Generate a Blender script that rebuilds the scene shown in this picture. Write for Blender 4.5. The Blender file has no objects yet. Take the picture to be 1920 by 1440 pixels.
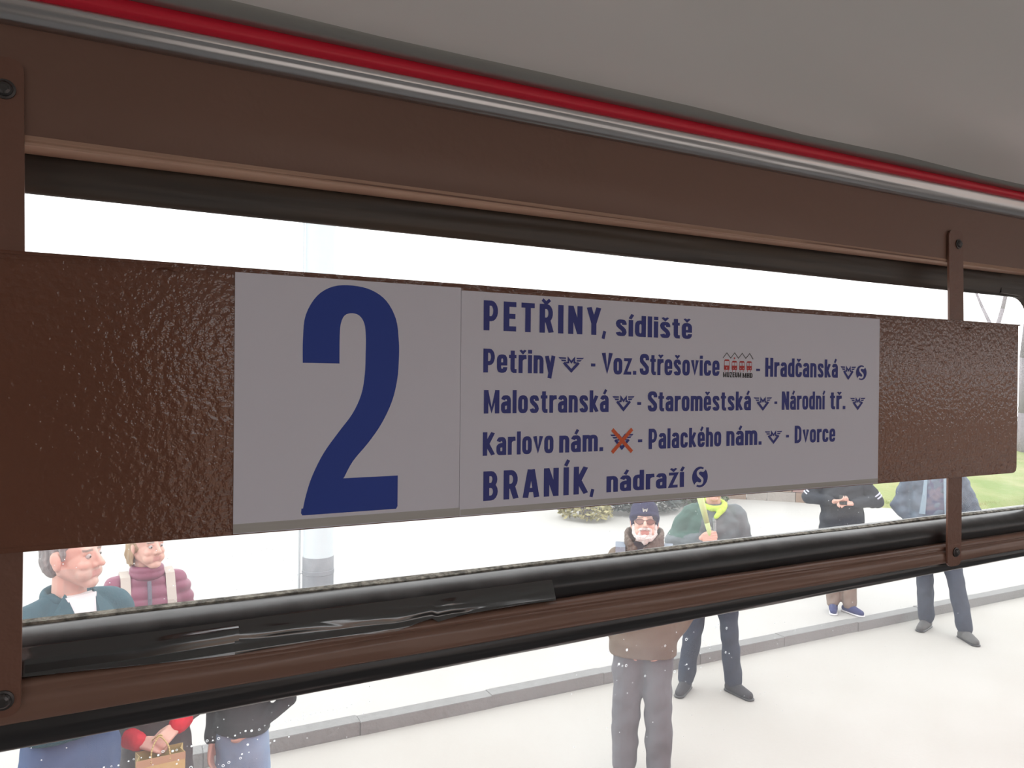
import bpy, bmesh, math, random
from mathutils import Vector, Matrix, noise

random.seed(7)
sc = bpy.context.scene
COL = sc.collection

# ------------------------------------------------------------------ camera, sky, exposure
EYE = Vector((0.0, 0.0, 2.45))
YAW, PITCH, ROLL = math.radians(26.83), math.radians(-0.3), math.radians(0.578)
F = Vector((math.sin(YAW) * math.cos(PITCH), math.cos(YAW) * math.cos(PITCH), math.sin(PITCH)))
R0 = F.cross(Vector((0, 0, 1))).normalized()
U0 = R0.cross(F)
RR = R0 * math.cos(ROLL) + U0 * math.sin(ROLL)
UU = RR.cross(F)
cd = bpy.data.cameras.new('camera')
cam = bpy.data.objects.new('camera', cd)
COL.objects.link(cam)
M3 = Matrix((RR, UU, -F)).transposed()
cam.matrix_world = Matrix.Translation(EYE) @ M3.to_4x4()
cd.sensor_width = 36.0
cd.lens = 1400.0 / 1920.0 * 36.0
cd.clip_start = 0.02
cd.clip_end = 400
sc.camera = cam

w = bpy.data.worlds.new('overcast')
sc.world = w
w.use_nodes = True
bg = w.node_tree.nodes['Background']
bg.inputs[0].default_value = (0.975, 0.98, 1.0, 1)
bg.inputs[1].default_value = 2.75
sc.view_settings.view_transform = 'Standard'
sc.view_settings.look = 'None'
sc.view_settings.gamma = 1.0
sc.view_settings.exposure = 0.0
sc.view_settings.use_curve_mapping = False


# ------------------------------------------------------------------ helpers
def srgb(r, g, b):
    f = lambda c: (c / 255 / 12.92) if c / 255 <= 0.04045 else ((c / 255 + 0.055) / 1.055) ** 2.4
    return (f(r), f(g), f(b))


def mat(name, col, rough=0.6, metal=0.0, spec=0.5, var=0.0, vscale=8.0, bump=0.0, bscale=60.0, coat=0.0,
        col2=None, stretch=None, detail=3.0, emit=None, kind='noise', sheen=0.0):
    """principled material; `var` mixes col with col2 (or a darker col) by object-space noise, `bump` adds fine relief"""
    m = bpy.data.materials.new(name)
    m.use_nodes = True
    nt = m.node_tree
    p = nt.nodes['Principled BSDF']
    p.inputs['Base Color'].default_value = (*col, 1)
    p.inputs['Roughness'].default_value = rough
    p.inputs['Metallic'].default_value = metal
    p.inputs['Specular IOR Level'].default_value = spec
    p.inputs['Coat Weight'].default_value = coat
    p.inputs['Coat Roughness'].default_value = 0.14
    p.inputs['Sheen Weight'].default_value = sheen
    tc = nt.nodes.new('ShaderNodeTexCoord')
    src = tc.outputs['Object']
    if stretch:
        mp = nt.nodes.new('ShaderNodeMapping')
        mp.inputs['Scale'].default_value = stretch
        nt.links.new(src, mp.inputs[0])
        src = mp.outputs[0]
    if var > 0:
        n = nt.nodes.new('ShaderNodeTexNoise')
        n.inputs['Scale'].default_value = vscale
        n.inputs['Detail'].default_value = detail
        nt.links.new(src, n.inputs['Vector'])
        rp = nt.nodes.new('ShaderNodeValToRGB')
        rp.color_ramp.elements[0].position = 0.35
        rp.color_ramp.elements[1].position = 0.65
        c2 = col2 or tuple(c * 0.5 for c in col)
        rp.color_ramp.elements[0].color = (*col, 1)
        rp.color_ramp.elements[1].color = (*[a + (b - a) * var for a, b in zip(col, c2)], 1)
        nt.links.new(n.outputs[0], rp.inputs[0])
        nt.links.new(rp.outputs[0], p.inputs['Base Color'])
    if bump > 0:
        if kind == 'voronoi':
            n2 = nt.nodes.new('ShaderNodeTexVoronoi')
            n2.feature = 'SMOOTH_F1'
        else:
            n2 = nt.nodes.new('ShaderNodeTexNoise')
            n2.inputs['Detail'].default_value = 2.0
        n2.inputs['Scale'].default_value = bscale
        nt.links.new(src, n2.inputs['Vector'])
        b = nt.nodes.new('ShaderNodeBump')
        b.inputs['Strength'].default_value = 1.0
        b.inputs['Distance'].default_value = bump
        nt.links.new(n2.outputs[0], b.inputs['Height'])
        nt.links.new(b.outputs[0], p.inputs['Normal'])
    return m


def mesh_obj(name, verts, faces, m=None, parent=None, smooth=False, loc=None):
    me = bpy.data.meshes.new(name)
    me.from_pydata([tuple(v) for v in verts], [], faces)
    me.update()
    if m is not None:
        for mm in (m if isinstance(m, (list, tuple)) else [m]):
            me.materials.append(mm)
    if smooth:
        for p in me.polygons:
            p.use_smooth = True
    o = bpy.data.objects.new(name, me)
    COL.objects.link(o)
    if parent is not None:
        o.parent = parent
    if loc is not None:
        o.location = loc
    return o


def empty(name, loc=(0, 0, 0), rz=0.0):
    o = bpy.data.objects.new(name, None)
    o.empty_display_size = 0.05
    COL.objects.link(o)
    o.location = loc
    o.rotation_euler = (0, 0, rz)
    return o


def tag(o, label=None, cat=None, group=None, kind=None):
    if label: o['label'] = label
    if cat: o['category'] = cat
    if group: o['group'] = group
    if kind: o['kind'] = kind
    return o


def box_geo(x0, x1, y0, y1, z0, z1, V, Fc):
    n = len(V)
    V += [(x, y, z) for z in (z0, z1) for y in (y0, y1) for x in (x0, x1)]
    Fc += [[n + i for i in q] for q in ((0, 2, 3, 1), (4, 5, 7, 6), (0, 1, 5, 4), (2, 6, 7, 3), (0, 4, 6, 2), (1, 3, 7, 5))]


def boxes(name, bl, m, parent=None, bevel=0.0, loc=None):
    V, Fc = [], []
    for b in bl: box_geo(*b, V, Fc)
    o = mesh_obj(name, V, Fc, m, parent, loc=loc)
    if bevel:
        bm = bmesh.new(); bm.from_mesh(o.data)
        bmesh.ops.bevel(bm, geom=bm.edges[:], offset=bevel, segments=2, affect='EDGES')
        bm.to_mesh(o.data); bm.free()
    return o


def catmull(pts, n=5):
    """smooth an open chain of equal-length tuples"""
    out = []
    L = len(pts)
    for i in range(L - 1):
        p0, p1, p2, p3 = pts[max(i - 1, 0)], pts[i], pts[i + 1], pts[min(i + 2, L - 1)]
        for k in range(n):
            t = k / n
            out.append(tuple(0.5 * ((2 * b) + (-a + c) * t + (2 * a - 5 * b + 4 * c - d) * t * t + (-a + 3 * b - 3 * c + d) * t ** 3)
                             for a, b, c, d in zip(p0, p1, p2, p3)))
    out.append(tuple(pts[-1]))
    return out


def rail(name, prof, x0, x1, m, parent=None, nseg=40, wob=0.0, seed=0.0, smooth=True):
    """closed profile [(Y, Z at X=0, slope of Z along X)] drawn along X: real tram trim is not dead parallel"""
    V, Fc = [], []
    P = len(prof)
    for i in range(nseg + 1):
        x = x0 + (x1 - x0) * i / nseg
        for j, (y, a, b) in enumerate(prof):
            d = wob * noise.noise(Vector((x * 9 + seed, j * 0.35, seed))) if wob else 0
            V.append((x, y + d, a + b * x + d))
    for i in range(nseg):
        for j in range(P):
            k = (j + 1) % P
            Fc.append((i * P + j, i * P + k, (i + 1) * P + k, (i + 1) * P + j))
    Fc.append(tuple(range(P - 1, -1, -1)))
    Fc.append(tuple(nseg * P + j for j in range(P)))
    o = mesh_obj(name, V, Fc, m, parent)
    bm = bmesh.new(); bm.from_mesh(o.data)
    bmesh.ops.recalc_face_normals(bm, faces=bm.faces[:])
    bm.to_mesh(o.data); bm.free()
    if smooth:
        for p in o.data.polygons: p.use_smooth = len(p.vertices) == 4
        o.data.set_sharp_from_angle(angle=math.radians(50))
    return o


# ------------------------------------------------------------------ materials
M = {}
M['brown'] = mat('brown_paint', (0.22, 0.118, 0.085), 0.42, bump=0.0003, bscale=160, var=0.15, vscale=5)
M['lip'] = mat('lit_lip_tan', (0.46, 0.285, 0.20), 0.45, var=0.4, vscale=25, col2=(0.36, 0.21, 0.15), bump=0.0004, bscale=120)  # brown paint lightened to put the window light under the lip into the colour
M['brown_bar'] = mat('brown_bar_paint', (0.23, 0.128, 0.092), 0.3, bump=0.0003, bscale=70, var=0.2, vscale=9)
M['board'] = mat('hammered_brown_paint', (0.20, 0.086, 0.054), 0.10, spec=0.5, bump=0.00042, bscale=260, var=0.15, vscale=4)
M['strap'] = mat('strap_paint', (0.20, 0.095, 0.065), 0.35, bump=0.0005, bscale=200)
M['screw'] = mat('dull_screw', (0.09, 0.085, 0.085), 0.35, metal=0.8)
M['chrome'] = mat('worn_aluminium', (0.62, 0.61, 0.62), 0.30, metal=1.0, bump=0.0002, bscale=22, stretch=(0.3, 4, 4))
M['red'] = mat('red_plastic_strip', (0.78, 0.012, 0.045), 0.38)
M['grey_flange'] = mat('grey_flange', (0.36, 0.36, 0.34), 0.35, metal=0.5)
M['ceiling'] = mat('ceiling_laminate', (0.80, 0.805, 0.785), 0.25, spec=0.5, bump=0.0006, bscale=14)
M['rubber'] = mat('black_rubber', (0.018, 0.018, 0.021), 0.33, bump=0.0002, bscale=90, var=0.5, vscale=18, col2=(0.035, 0.034, 0.034), stretch=(0.3, 1, 1))
M['rubber_old'] = mat('weathered_rubber', (0.048, 0.044, 0.042), 0.42, bump=0.0004, bscale=60, var=0.9, vscale=30, col2=(0.085, 0.064, 0.046), stretch=(0.12, 1, 2))
M['tape'] = mat('black_vinyl_tape', (0.006, 0.006, 0.008), 0.2, spec=1.0, coat=1.0)
M['grit'] = mat('dusty_sealant', (0.40, 0.385, 0.33), 0.9, bump=0.001, bscale=500, var=0.75, vscale=220, col2=(0.03, 0.03, 0.028))
M['paper'] = mat('glossy_paper', (0.79, 0.775, 0.86), 0.5, spec=0.3)
M['paper_tape'] = mat('yellowed_tape', (0.50, 0.485, 0.46), 0.4, var=0.5, vscale=60, col2=(0.36, 0.33, 0.28), stretch=(0.1, 1, 3))
M['blue_num'] = mat('bright_blue_ink', (0.028, 0.065, 0.36), 0.5, spec=0.3)
M['blue_ink'] = mat('blue_ink', (0.05, 0.06, 0.27), 0.5, spec=0.3)
M['red_ink'] = mat('red_ink', (0.55, 0.05, 0.05), 0.5, spec=0.3)
M['orange_ink'] = mat('orange_ink', (0.80, 0.14, 0.05), 0.5, spec=0.3)
M['black_ink'] = mat('black_ink', (0.03, 0.028, 0.03), 0.5, spec=0.3)
M['dark_wall'] = mat('interior_laminate', (0.20, 0.175, 0.155), 0.45)
M['floor'] = mat('rubber_floor', (0.24, 0.235, 0.23), 0.6)

def sheen_rubber():  # grey top sheen painted in: colour lightens with height, edge broken by noise
    m = mat('gasket_sheen_rubber', (0.012, 0.012, 0.014), 0.36, spec=0.6, bump=0.0002, bscale=90)
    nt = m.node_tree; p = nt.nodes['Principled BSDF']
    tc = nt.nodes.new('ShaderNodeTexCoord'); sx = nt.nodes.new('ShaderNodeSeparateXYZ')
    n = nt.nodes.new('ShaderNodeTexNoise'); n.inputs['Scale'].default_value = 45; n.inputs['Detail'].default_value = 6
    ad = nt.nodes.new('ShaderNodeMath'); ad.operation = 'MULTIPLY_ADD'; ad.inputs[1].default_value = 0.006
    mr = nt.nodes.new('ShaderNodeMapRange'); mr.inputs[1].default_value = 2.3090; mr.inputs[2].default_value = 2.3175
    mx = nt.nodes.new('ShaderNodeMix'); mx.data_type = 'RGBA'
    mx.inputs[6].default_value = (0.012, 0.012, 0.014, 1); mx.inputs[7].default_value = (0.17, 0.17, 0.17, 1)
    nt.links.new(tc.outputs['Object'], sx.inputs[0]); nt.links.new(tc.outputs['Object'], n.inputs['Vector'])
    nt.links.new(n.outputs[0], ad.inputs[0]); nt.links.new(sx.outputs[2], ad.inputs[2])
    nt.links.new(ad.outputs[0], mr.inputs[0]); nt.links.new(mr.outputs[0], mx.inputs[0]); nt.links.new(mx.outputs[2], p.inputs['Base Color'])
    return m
M['rubber_sheen'] = sheen_rubber()

# window pane: mostly clear, a film of dust scatters the daylight behind it
def glass():
    m = bpy.data.materials.new('dusty_window_glass')
    m.use_nodes = True
    nt = m.node_tree
    nt.nodes.clear()
    out = nt.nodes.new('ShaderNodeOutputMaterial')
    tr = nt.nodes.new('ShaderNodeBsdfTransparent'); tr.inputs[0].default_value = (0.95, 0.955, 0.945, 1)
    tl = nt.nodes.new('ShaderNodeBsdfTranslucent'); tl.inputs[0].default_value = (0.9, 0.93, 0.97, 1)
    gl = nt.nodes.new('ShaderNodeBsdfGlossy'); gl.inputs['Roughness'].default_value = 0.03
    tc = nt.nodes.new('ShaderNodeTexCoord')
    n = nt.nodes.new('ShaderNodeTexNoise'); n.inputs['Scale'].default_value = 9; n.inputs['Detail'].default_value = 5
    mr = nt.nodes.new('ShaderNodeMapRange')
    mr.inputs[1].default_value = 0.3; mr.inputs[2].default_value = 0.75
    mr.inputs[3].default_value = 0.012; mr.inputs[4].default_value = 0.055
    m1 = nt.nodes.new('ShaderNodeMixShader'); m2 = nt.nodes.new('ShaderNodeMixShader')
    m2.inputs[0].default_value = 0.03
    nt.links.new(tc.outputs['Object'], n.inputs['Vector'])
    nt.links.new(n.outputs[0], mr.inputs[0])
    nt.links.new(mr.outputs[0], m1.inputs[0])
    nt.links.new(tr.outputs[0], m1.inputs[1]); nt.links.new(tl.outputs[0], m1.inputs[2])
    nt.links.new(m1.outputs[0], m2.inputs[1]); nt.links.new(gl.outputs[0], m2.inputs[2])
    nt.links.new(m2.outputs[0], out.inputs[0])
    return m
M['glass'] = glass()

# ------------------------------------------------------------------ the tram's shell
XA, XB = -3.4, 7.2          # the saloon
YB = -1.95                  # far side wall
WX0, WX1 = -0.36, 0.96     # the window looked through

wall = tag(empty('wall_left'), kind='structure')
rail('upper_panel', [(0.459, 2.6288, -0.00576), (0.4597, 2.60, -0.004)] +
     catmull([(0.4600, 2.5735, -0.0024), (0.4612, 2.5712, -0.0020), (0.4650, 2.5703, -0.001), (0.4785, 2.5704, 0.0005)], 4) +
     [(0.505, 2.572, 0), (0.505, 2.67, 0), (0.459, 2.67, 0)], XA, XB, M['brown'], wall, nseg=60, wob=0.0006)
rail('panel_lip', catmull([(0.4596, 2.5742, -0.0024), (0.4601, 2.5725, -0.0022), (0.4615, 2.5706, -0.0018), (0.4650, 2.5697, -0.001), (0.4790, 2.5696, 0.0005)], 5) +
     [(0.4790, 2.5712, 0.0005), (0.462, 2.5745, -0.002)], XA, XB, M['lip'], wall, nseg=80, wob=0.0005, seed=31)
boxes('pillar_panel', [(WX1 + 0.012, 1.12, 0.460, 0.505, 1.55, 2.5715)], M['brown'], wall, bevel=0.004)
boxes('pillar_panel', [(-0.62, WX0, 0.460, 0.505, 1.55, 2.5715)], M['brown'], wall, bevel=0.004)
boxes('pillar_panel', [(2.50, 2.75, 0.460, 0.505, 1.55, 2.5715)], M['brown'], wall, bevel=0.004)
boxes('pillar_panel', [(-2.2, -1.95, 0.460, 0.505, 1.55, 2.5715)], M['brown'], wall, bevel=0.004)
boxes('pillar_panel', [(4.2, 4.45, 0.460, 0.505, 1.55, 2.5715), (5.9, XB, 0.460, 0.505, 1.55, 2.5715), (XA, -3.2, 0.460, 0.505, 1.55, 2.5715)], M['brown'], wall, bevel=0.004)
boxes('lower_panel', [(XA, XB, 0.455, 0.50, 0.85, 1.60)], M['dark_wall'], wall)
boxes('outer_skin', [(XA, XB, 0.505, 0.52, 0.35, 1.60), (XA, XB, 0.505, 0.52, 2.575, 2.95)], M['red'], wall)

wallr = tag(empty('wall_right'), kind='structure')
ow = [(-3.1, -2.4), (-2.2, -1.1), (0.17, 1.55), (1.8, 3.2), (3.45, 4.85), (5.1, 6.6)]
bl = [(XA, XB, YB - 0.05, YB, 0.85, 1.68), (XA, XB, YB - 0.05, YB, 2.72, 2.95)]
px = XA
for a, b in ow + [(XB, XB)]:
    if a > px: bl.append((px, a, YB - 0.05, YB, 1.68, 2.72))
    px = b
boxes('side_panel', bl, M['dark_wall'], wallr)
boxes('window_rail', [(a, b, YB - 0.03, YB + 0.01, 2.30, 2.335) for a, b in ow], M['brown'], wallr)
tag(boxes('wall_back', [(XA - 0.05, XA, YB, 0.5, 0.85, 3.1)], M['dark_wall']), kind='structure')
tag(boxes('wall_front', [(XB, XB + 0.05, YB, 0.5, 0.85, 3.1)], M['dark_wall']), kind='structure')
tag(boxes('floor', [(XA, XB, YB, 0.5, 0.80, 0.85)], M['floor']), kind='structure')

# ceiling: the coved laminate sheet
cp = catmull([(0.4395, 2.6575), (0.36, 2.695), (0.22, 2.765), (0.02, 2.850), (-0.30, 2.945), (-0.75, 2.99), (-1.20, 2.945), (-1.52, 2.85), (-1.80, 2.74), (YB - 0.04, 2.66)], 6)
prof = [(y, z, -0.0085 * max(0, (y + 0.2) / 0.64) if y > -0.2 else 0) for y, z in cp] + [(YB - 0.04, 3.1, 0), (0.50, 3.1, 0), (0.50, 2.69, -0.006), (0.45, 2.672, -0.0085)]
tag(rail('ceiling', prof, XA, XB, M['ceiling'], nseg=90, wob=0.0012), kind='structure')

# the trim between panel and ceiling: bright aluminium roll, red insert, grey flange
trim = tag(empty('trim_1'), kind='structure')
rail('aluminium_roll', catmull([(0.4590, 2.6286, -0.00576), (0.4560, 2.6287, -0.005), (0.4530, 2.6305, -0.004), (0.4508, 2.6342, -0.0025), (0.4492, 2.6380, -0.001), (0.4500, 2.6412, -0.0003)], 5) +
     [(0.470, 2.645, 0), (0.470, 2.632, -0.005)], XA, XB, M['chrome'], trim, nseg=90, wob=0.0005)
rail('red_insert', catmull([(0.4498, 2.6405, -0.0003), (0.4468, 2.6425, -0.001), (0.4462, 2.6465, -0.002), (0.4490, 2.6507, -0.0029)], 4) +
     [(0.465, 2.652, -0.003), (0.465, 2.640, 0)], XA, XB, M['red'], trim, nseg=90, wob=0.0003, seed=3)
rail('grey_flange', catmull([(0.4488, 2.6500, -0.0029), (0.4440, 2.6512, -0.004), (0.4405, 2.6545, -0.007), (0.4380, 2.6592, -0.0088)], 4) +
     [(0.446, 2.664, -0.008), (0.46, 2.655, -0.004)], XA, XB, M['grey_flange'], trim, nseg=90)

# ------------------------------------------------------------------ the window
win = tag(empty('window_1'), kind='structure')
GY = 0.488
rail('upper_gasket', catmull([(0.4860, 2.5725, 0.0005), (0.4832, 2.5710, 0.0004), (0.4825, 2.5640, -0.0005), (0.4828, 2.5560, -0.0018), (0.4850, 2.5500, -0.0028), (0.4885, 2.5498, -0.0029)], 5) +
     [(0.500, 2.556, -0.002), (0.500, 2.574, 0)], WX0, WX1 + 0.01, M['rubber_old'], win, nseg=80, wob=0.0005, seed=5)
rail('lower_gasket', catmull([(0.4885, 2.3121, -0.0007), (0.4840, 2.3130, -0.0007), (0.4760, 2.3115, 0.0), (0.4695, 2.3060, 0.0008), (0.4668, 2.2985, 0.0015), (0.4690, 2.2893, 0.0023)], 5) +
     [(0.499, 2.286, 0.002), (0.499, 2.312, 0)], WX0, WX1 + 0.01, M['rubber_sheen'], win, nseg=90, wob=0.0006, seed=9)
rail('sealant_bead', [(0.4878, 2.3125, -0.0007), (0.4862, 2.3152, -0.0007), (0.4830, 2.3140, -0.0007), (0.4835, 2.3120, -0.0007)], WX0, WX1, M['grit'], win, nseg=300, wob=0.0009, seed=2, smooth=False)
rail('sash_bar', catmull([(0.4705, 2.2905, 0.0023), (0.4660, 2.2908, 0.0023), (0.4622, 2.2890, 0.0024), (0.4613, 2.2865, 0.003), (0.4622, 2.2842, 0.0035), (0.4605, 2.2820, 0.004), (0.4597, 2.2770, 0.005), (0.4600, 2.2712, 0.0070), (0.4622, 2.2690, 0.0071)], 4) +
     [(0.498, 2.270, 0.006), (0.498, 2.290, 0.0023)], WX0, WX1 + 0.01, M['brown_bar'], win, nseg=110, wob=0.0007, seed=14)
rail('lower_seal', catmull([(0.4640, 2.2705, 0.0071), (0.4628, 2.2650, 0.009), (0.4635, 2.2595, 0.0120), (0.4660, 2.2545, 0.0138), (0.4705, 2.2522, 0.0141)], 5) +
     [(0.499, 2.247, 0.0148), (0.499, 2.271, 0.007)], WX0, WX1 + 0.01, M['rubber'], win, nseg=90, wob=0.0004, seed=20)
# right-hand stile with the rounded corner of the upper opening
V, Fc = [], []
corner = []
r, cx, cz = 0.028, 0.866, 2.5192
for k in range(9):
    a = math.pi / 2 * (1 - k / 8)
    corner.append((cx + r * math.cos(a), cz + r * math.sin(a)))
inner = [(0.835, 2.5482)] + corner + [(cx + r, 2.33), (cx + r, 2.30)]
outer = [(0.835, 2.571)] + [(0.975, 2.571)] * 9 + [(0.975, 2.33), (0.975, 2.29)]
for (x, z), (X, Z) in zip(inner, outer):
    V += [(x, 0.4885, z), (x + 0.001, 0.4826, z + 0.002), (X, 0.4823, Z), (X, 0.4885, Z)]
n = len(inner)
for i in range(n - 1):
    for j in range(4):
        k = (j + 1) % 4
        Fc.append((i * 4 + j, (i + 1) * 4 + j, (i + 1) * 4 + k, i * 4 + k))
mesh_obj('corner_gasket', V, Fc, M['rubber_old'], win)
boxes('stile', [(0.93, 0.985, 0.4735, 0.499, 1.60, 2.272)], M['rubber'], win, bevel=0.003)
boxes('upper_pane', [(WX0, WX1, GY, GY + 0.004, 2.305, 2.56)], M['glass'], win)
boxes('lower_pane', [(WX0, WX1, GY, GY + 0.004, 1.60, 2.256)], M['glass'], win)

# dried drops and specks on the panes
def specks(name, spots, y, m, kind=None):
    V, Fc = [], []
    for (x, z, r, ring) in spots:
        n0 = len(V)
        N = 9
        for k in range(N):
            a = 2 * math.pi * k / N
            V.append((x + r * math.cos(a), y, z + r * math.sin(a)))
        if ring:
            for k in range(N):
                a = 2 * math.pi * k / N
                V.append((x + r * 0.62 * math.cos(a), y - 0.0001, z + r * 0.62 * math.sin(a)))
            for k in range(N):
                j = (k + 1) % N
                Fc.append((n0 + k, n0 + j, n0 + N + j, n0 + N + k))
        else:
            V.append((x, y - 0.0002, z))
            for k in range(N):
                Fc.append((n0 + k, n0 + (k + 1) % N, n0 + N))
    o = mesh_obj(name, V, Fc, m, win)
    tag(o, kind='stuff')
    return o
M['speck'] = mat('lime_speck', (0.9, 0.9, 0.9), 0.8)
_nt = M['speck'].node_tree
_t = _nt.nodes.new('ShaderNodeBsdfTranslucent'); _t.inputs[0].default_value = (0.75, 0.78, 0.8, 1)
_nt.links.new(_t.outputs[0], _nt.nodes['Material Output'].inputs[0])
rs = random.Random(3)
sp = []
for i in range(230):
    x = rs.choice([rs.uniform(-0.05, 0.10), rs.uniform(0.33, 0.50), rs.uniform(0.5, 0.85)])
    sp.append((x, rs.uniform(2.315, 2.40), rs.uniform(0.00015, 0.0004), False))
for i in range(220):
    sp.append((rs.choice([rs.uniform(-0.05, 0.15), rs.uniform(0.3, 0.62), rs.uniform(0.3, 0.85)]), rs.uniform(2.15, 2.25), rs.uniform(0.00015, 0.00045), False))
specks('dust_specks', sp, GY - 0.0003, M['speck'])
sp = []
for i in range(46):     # the row of dried drops left of centre, just under the seal
    x = -0.045 + 0.175 * i / 45 + rs.uniform(-0.001, 0.001)
    sp.append((x, 2.2225 + 0.011 * i / 45 + rs.uniform(-0.0008, 0.0008), rs.uniform(0.0003, 0.0009), rs.random() < 0.45))
for i in range(24):
    sp.append((rs.uniform(-0.04, 0.10), rs.uniform(2.205, 2.222), rs.uniform(0.0004, 0.0011), rs.random() < 0.5))
for i in range(22):
    sp.append((rs.uniform(0.33, 0.46), rs.uniform(2.205, 2.243), rs.uniform(0.0004, 0.0013), rs.random() < 0.6))
specks('dried_drops', sp, GY - 0.0003, M['speck'])

# ------------------------------------------------------------------ tape stuck over the lower gasket
def tape(name, x0, x1, low, amp, seed, label, ridge):
    """low: [(x, z)] lower edge; a thin film pressed on the gasket, sagging in wrinkles"""
    NX, NS = 220, 30
    ztop = 2.3065
    def zl(x):
        for (a, za), (b, zb) in zip(low, low[1:]):
            if a <= x <= b: return za + (zb - za) * (x - a) / (b - a)
        return low[-1][1] if x > low[-1][0] else low[0][1]
    V, Fc = [], []
    for side in (0, 1):
        for i in range(NX + 1):
            x = x0 + (x1 - x0) * i / NX
            zb = zl(x)
            zt = ztop + 0.001 * x
            for j in range(NS + 1):
                s = j / NS
                z = zt + (zb - zt) * s
                rz = ridge[0][1]
                for (a, za), (b, zb_) in zip(ridge, ridge[1:]):
                    if x >= a: rz = za + (zb_ - za) * min(1, (x - a) / (b - a))
                zo = max(-0.003, min(0.003, (rz - 2.2985) * 0.8))
                tab = [(2.2870, 0.4603), (2.2900, 0.4609), (2.2930 + zo * 0.4, 0.4632), (2.2962 + zo, 0.4642), (2.2995 + zo, 0.4650), (2.3028, 0.4675), (2.3045, 0.4688), (2.3080, 0.4708)]
                base = tab[0][1]
                for (za, ya), (zb_, yb_) in zip(tab, tab[1:]):
                    if z >= za: base = ya + (yb_ - ya) * min(1, (z - za) / (zb_ - za))
                wv = noise.noise(Vector((x * 11 + seed, s * 2.2 - x * 5, seed)))
                w2 = 0.35 * noise.noise(Vector((x * 32 + seed, s * 5 + x * 14, 4 + seed)))
                env = math.sin(math.pi * min(1, max(0, s))) ** 0.7
                if j < 3: base += (0.0013, 0.0005, 0.0002)[j]
                base -= 0.0006 * math.exp(-((z - rz + 0.0018) / 0.0036) ** 2) * min(1, s * 4)
                y = base - amp * env * (abs(wv) * 1.5 + 0.45 * w2) - 0.0004
                V.append((x, y + side * 0.0004, z))
    S = (NX + 1) * (NS + 1)
    idx = lambda sd, i, j: sd * S + i * (NS + 1) + j
    for i in range(NX):
        for j in range(NS):
            Fc.append((idx(0, i, j), idx(0, i, j + 1), idx(0, i + 1, j + 1), idx(0, i + 1, j)))
            Fc.append((idx(1, i, j), idx(1, i + 1, j), idx(1, i + 1, j + 1), idx(1, i, j + 1)))
        for j in (0, NS):
            Fc.append((idx(0, i, j), idx(0, i + 1, j), idx(1, i + 1, j), idx(1, i, j)))
    for i in (0, NX):
        for j in range(NS):
            Fc.append((idx(0, i, j), idx(0, i, j + 1), idx(1, i, j + 1), idx(1, i, j)))
    o = mesh_obj(name, V, Fc, M['tape'], smooth=True)
    o.data.set_sharp_from_angle(angle=math.radians(60))
    tag(o, label, 'tape', 'black tape on the lower window gasket')
    return o
tape('vinyl_tape', -0.12, 0.056, [(-0.12, 2.2925), (-0.05, 2.2922), (0.03, 2.2888), (0.056, 2.2882)], 0.0004, 3.3,
     'smooth black vinyl tape over the lower gasket, beside the left strap', [(-0.12, 2.2990), (-0.05, 2.2995), (0.003, 2.2985), (0.03, 2.3005), (0.056, 2.3015)])
tape('vinyl_tape', 0.0535, 0.2712, [(0.0535, 2.2882), (0.0685, 2.2888), (0.1046, 2.2895), (0.130, 2.2888), (0.1517, 2.2880), (0.160, 2.2896), (0.1702, 2.2914), (0.1765, 2.2922), (0.1800, 2.2898), (0.188, 2.2909), (0.203, 2.2918), (0.2447, 2.2926), (0.2712, 2.2922)], 0.0011, 8.1,
     'wrinkled black vinyl tape with a cut square end, below the large numeral',
     [(0.054, 2.2990), (0.062, 2.2985), (0.085, 2.2995), (0.12, 2.2985), (0.16, 2.2965), (0.185, 2.2990), (0.192, 2.2995), (0.21, 2.2955), (0.25, 2.2940), (0.27, 2.2935)])

# ------------------------------------------------------------------ the route board hung across the window
BY = 0.4550
board = tag(empty('route_board', (0, 0, 0)), 'long brown hammered-paint board with white route sheets, strapped across the window', 'sign')
bx0, bx1, bz0, bz1 = -0.163, 0.8195, 2.3589, 2.5124
pts = [(bx0, bz0), (bx1 - 0.006, bz0), (bx1 - 0.0015, bz0 + 0.0015), (bx1, bz0 + 0.006), (bx1, bz1), (bx0, bz1)]
V = [(x, BY, z + (0.0014 if z > 2.5 and x < 0 else 0)) for x, z in pts] + [(x, BY + 0.0025, z + (0.0014 if z > 2.5 and x < 0 else 0)) for x, z in pts]
n = len(pts)
Fc = [tuple(range(n)), tuple(range(2 * n - 1, n - 1, -1))] + [(i, i + n, (i + 1) % n + n, (i + 1) % n) for i in range(n)]
panel = mesh_obj('panel', V, Fc, M['board'], board)
bm = bmesh.new(); bm.from_mesh(panel.data); bmesh.ops.recalc_face_normals(bm, faces=bm.faces[:])
bmesh.ops.bevel(bm, geom=[e for e in bm.edges if abs(e.verts[0].co.y - e.verts[1].co.y) < 1e-5 and e.verts[0].co.y < BY + 0.001], offset=0.0008, segments=2, affect='EDGES')
bm.to_mesh(panel.data); bm.free()
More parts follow.
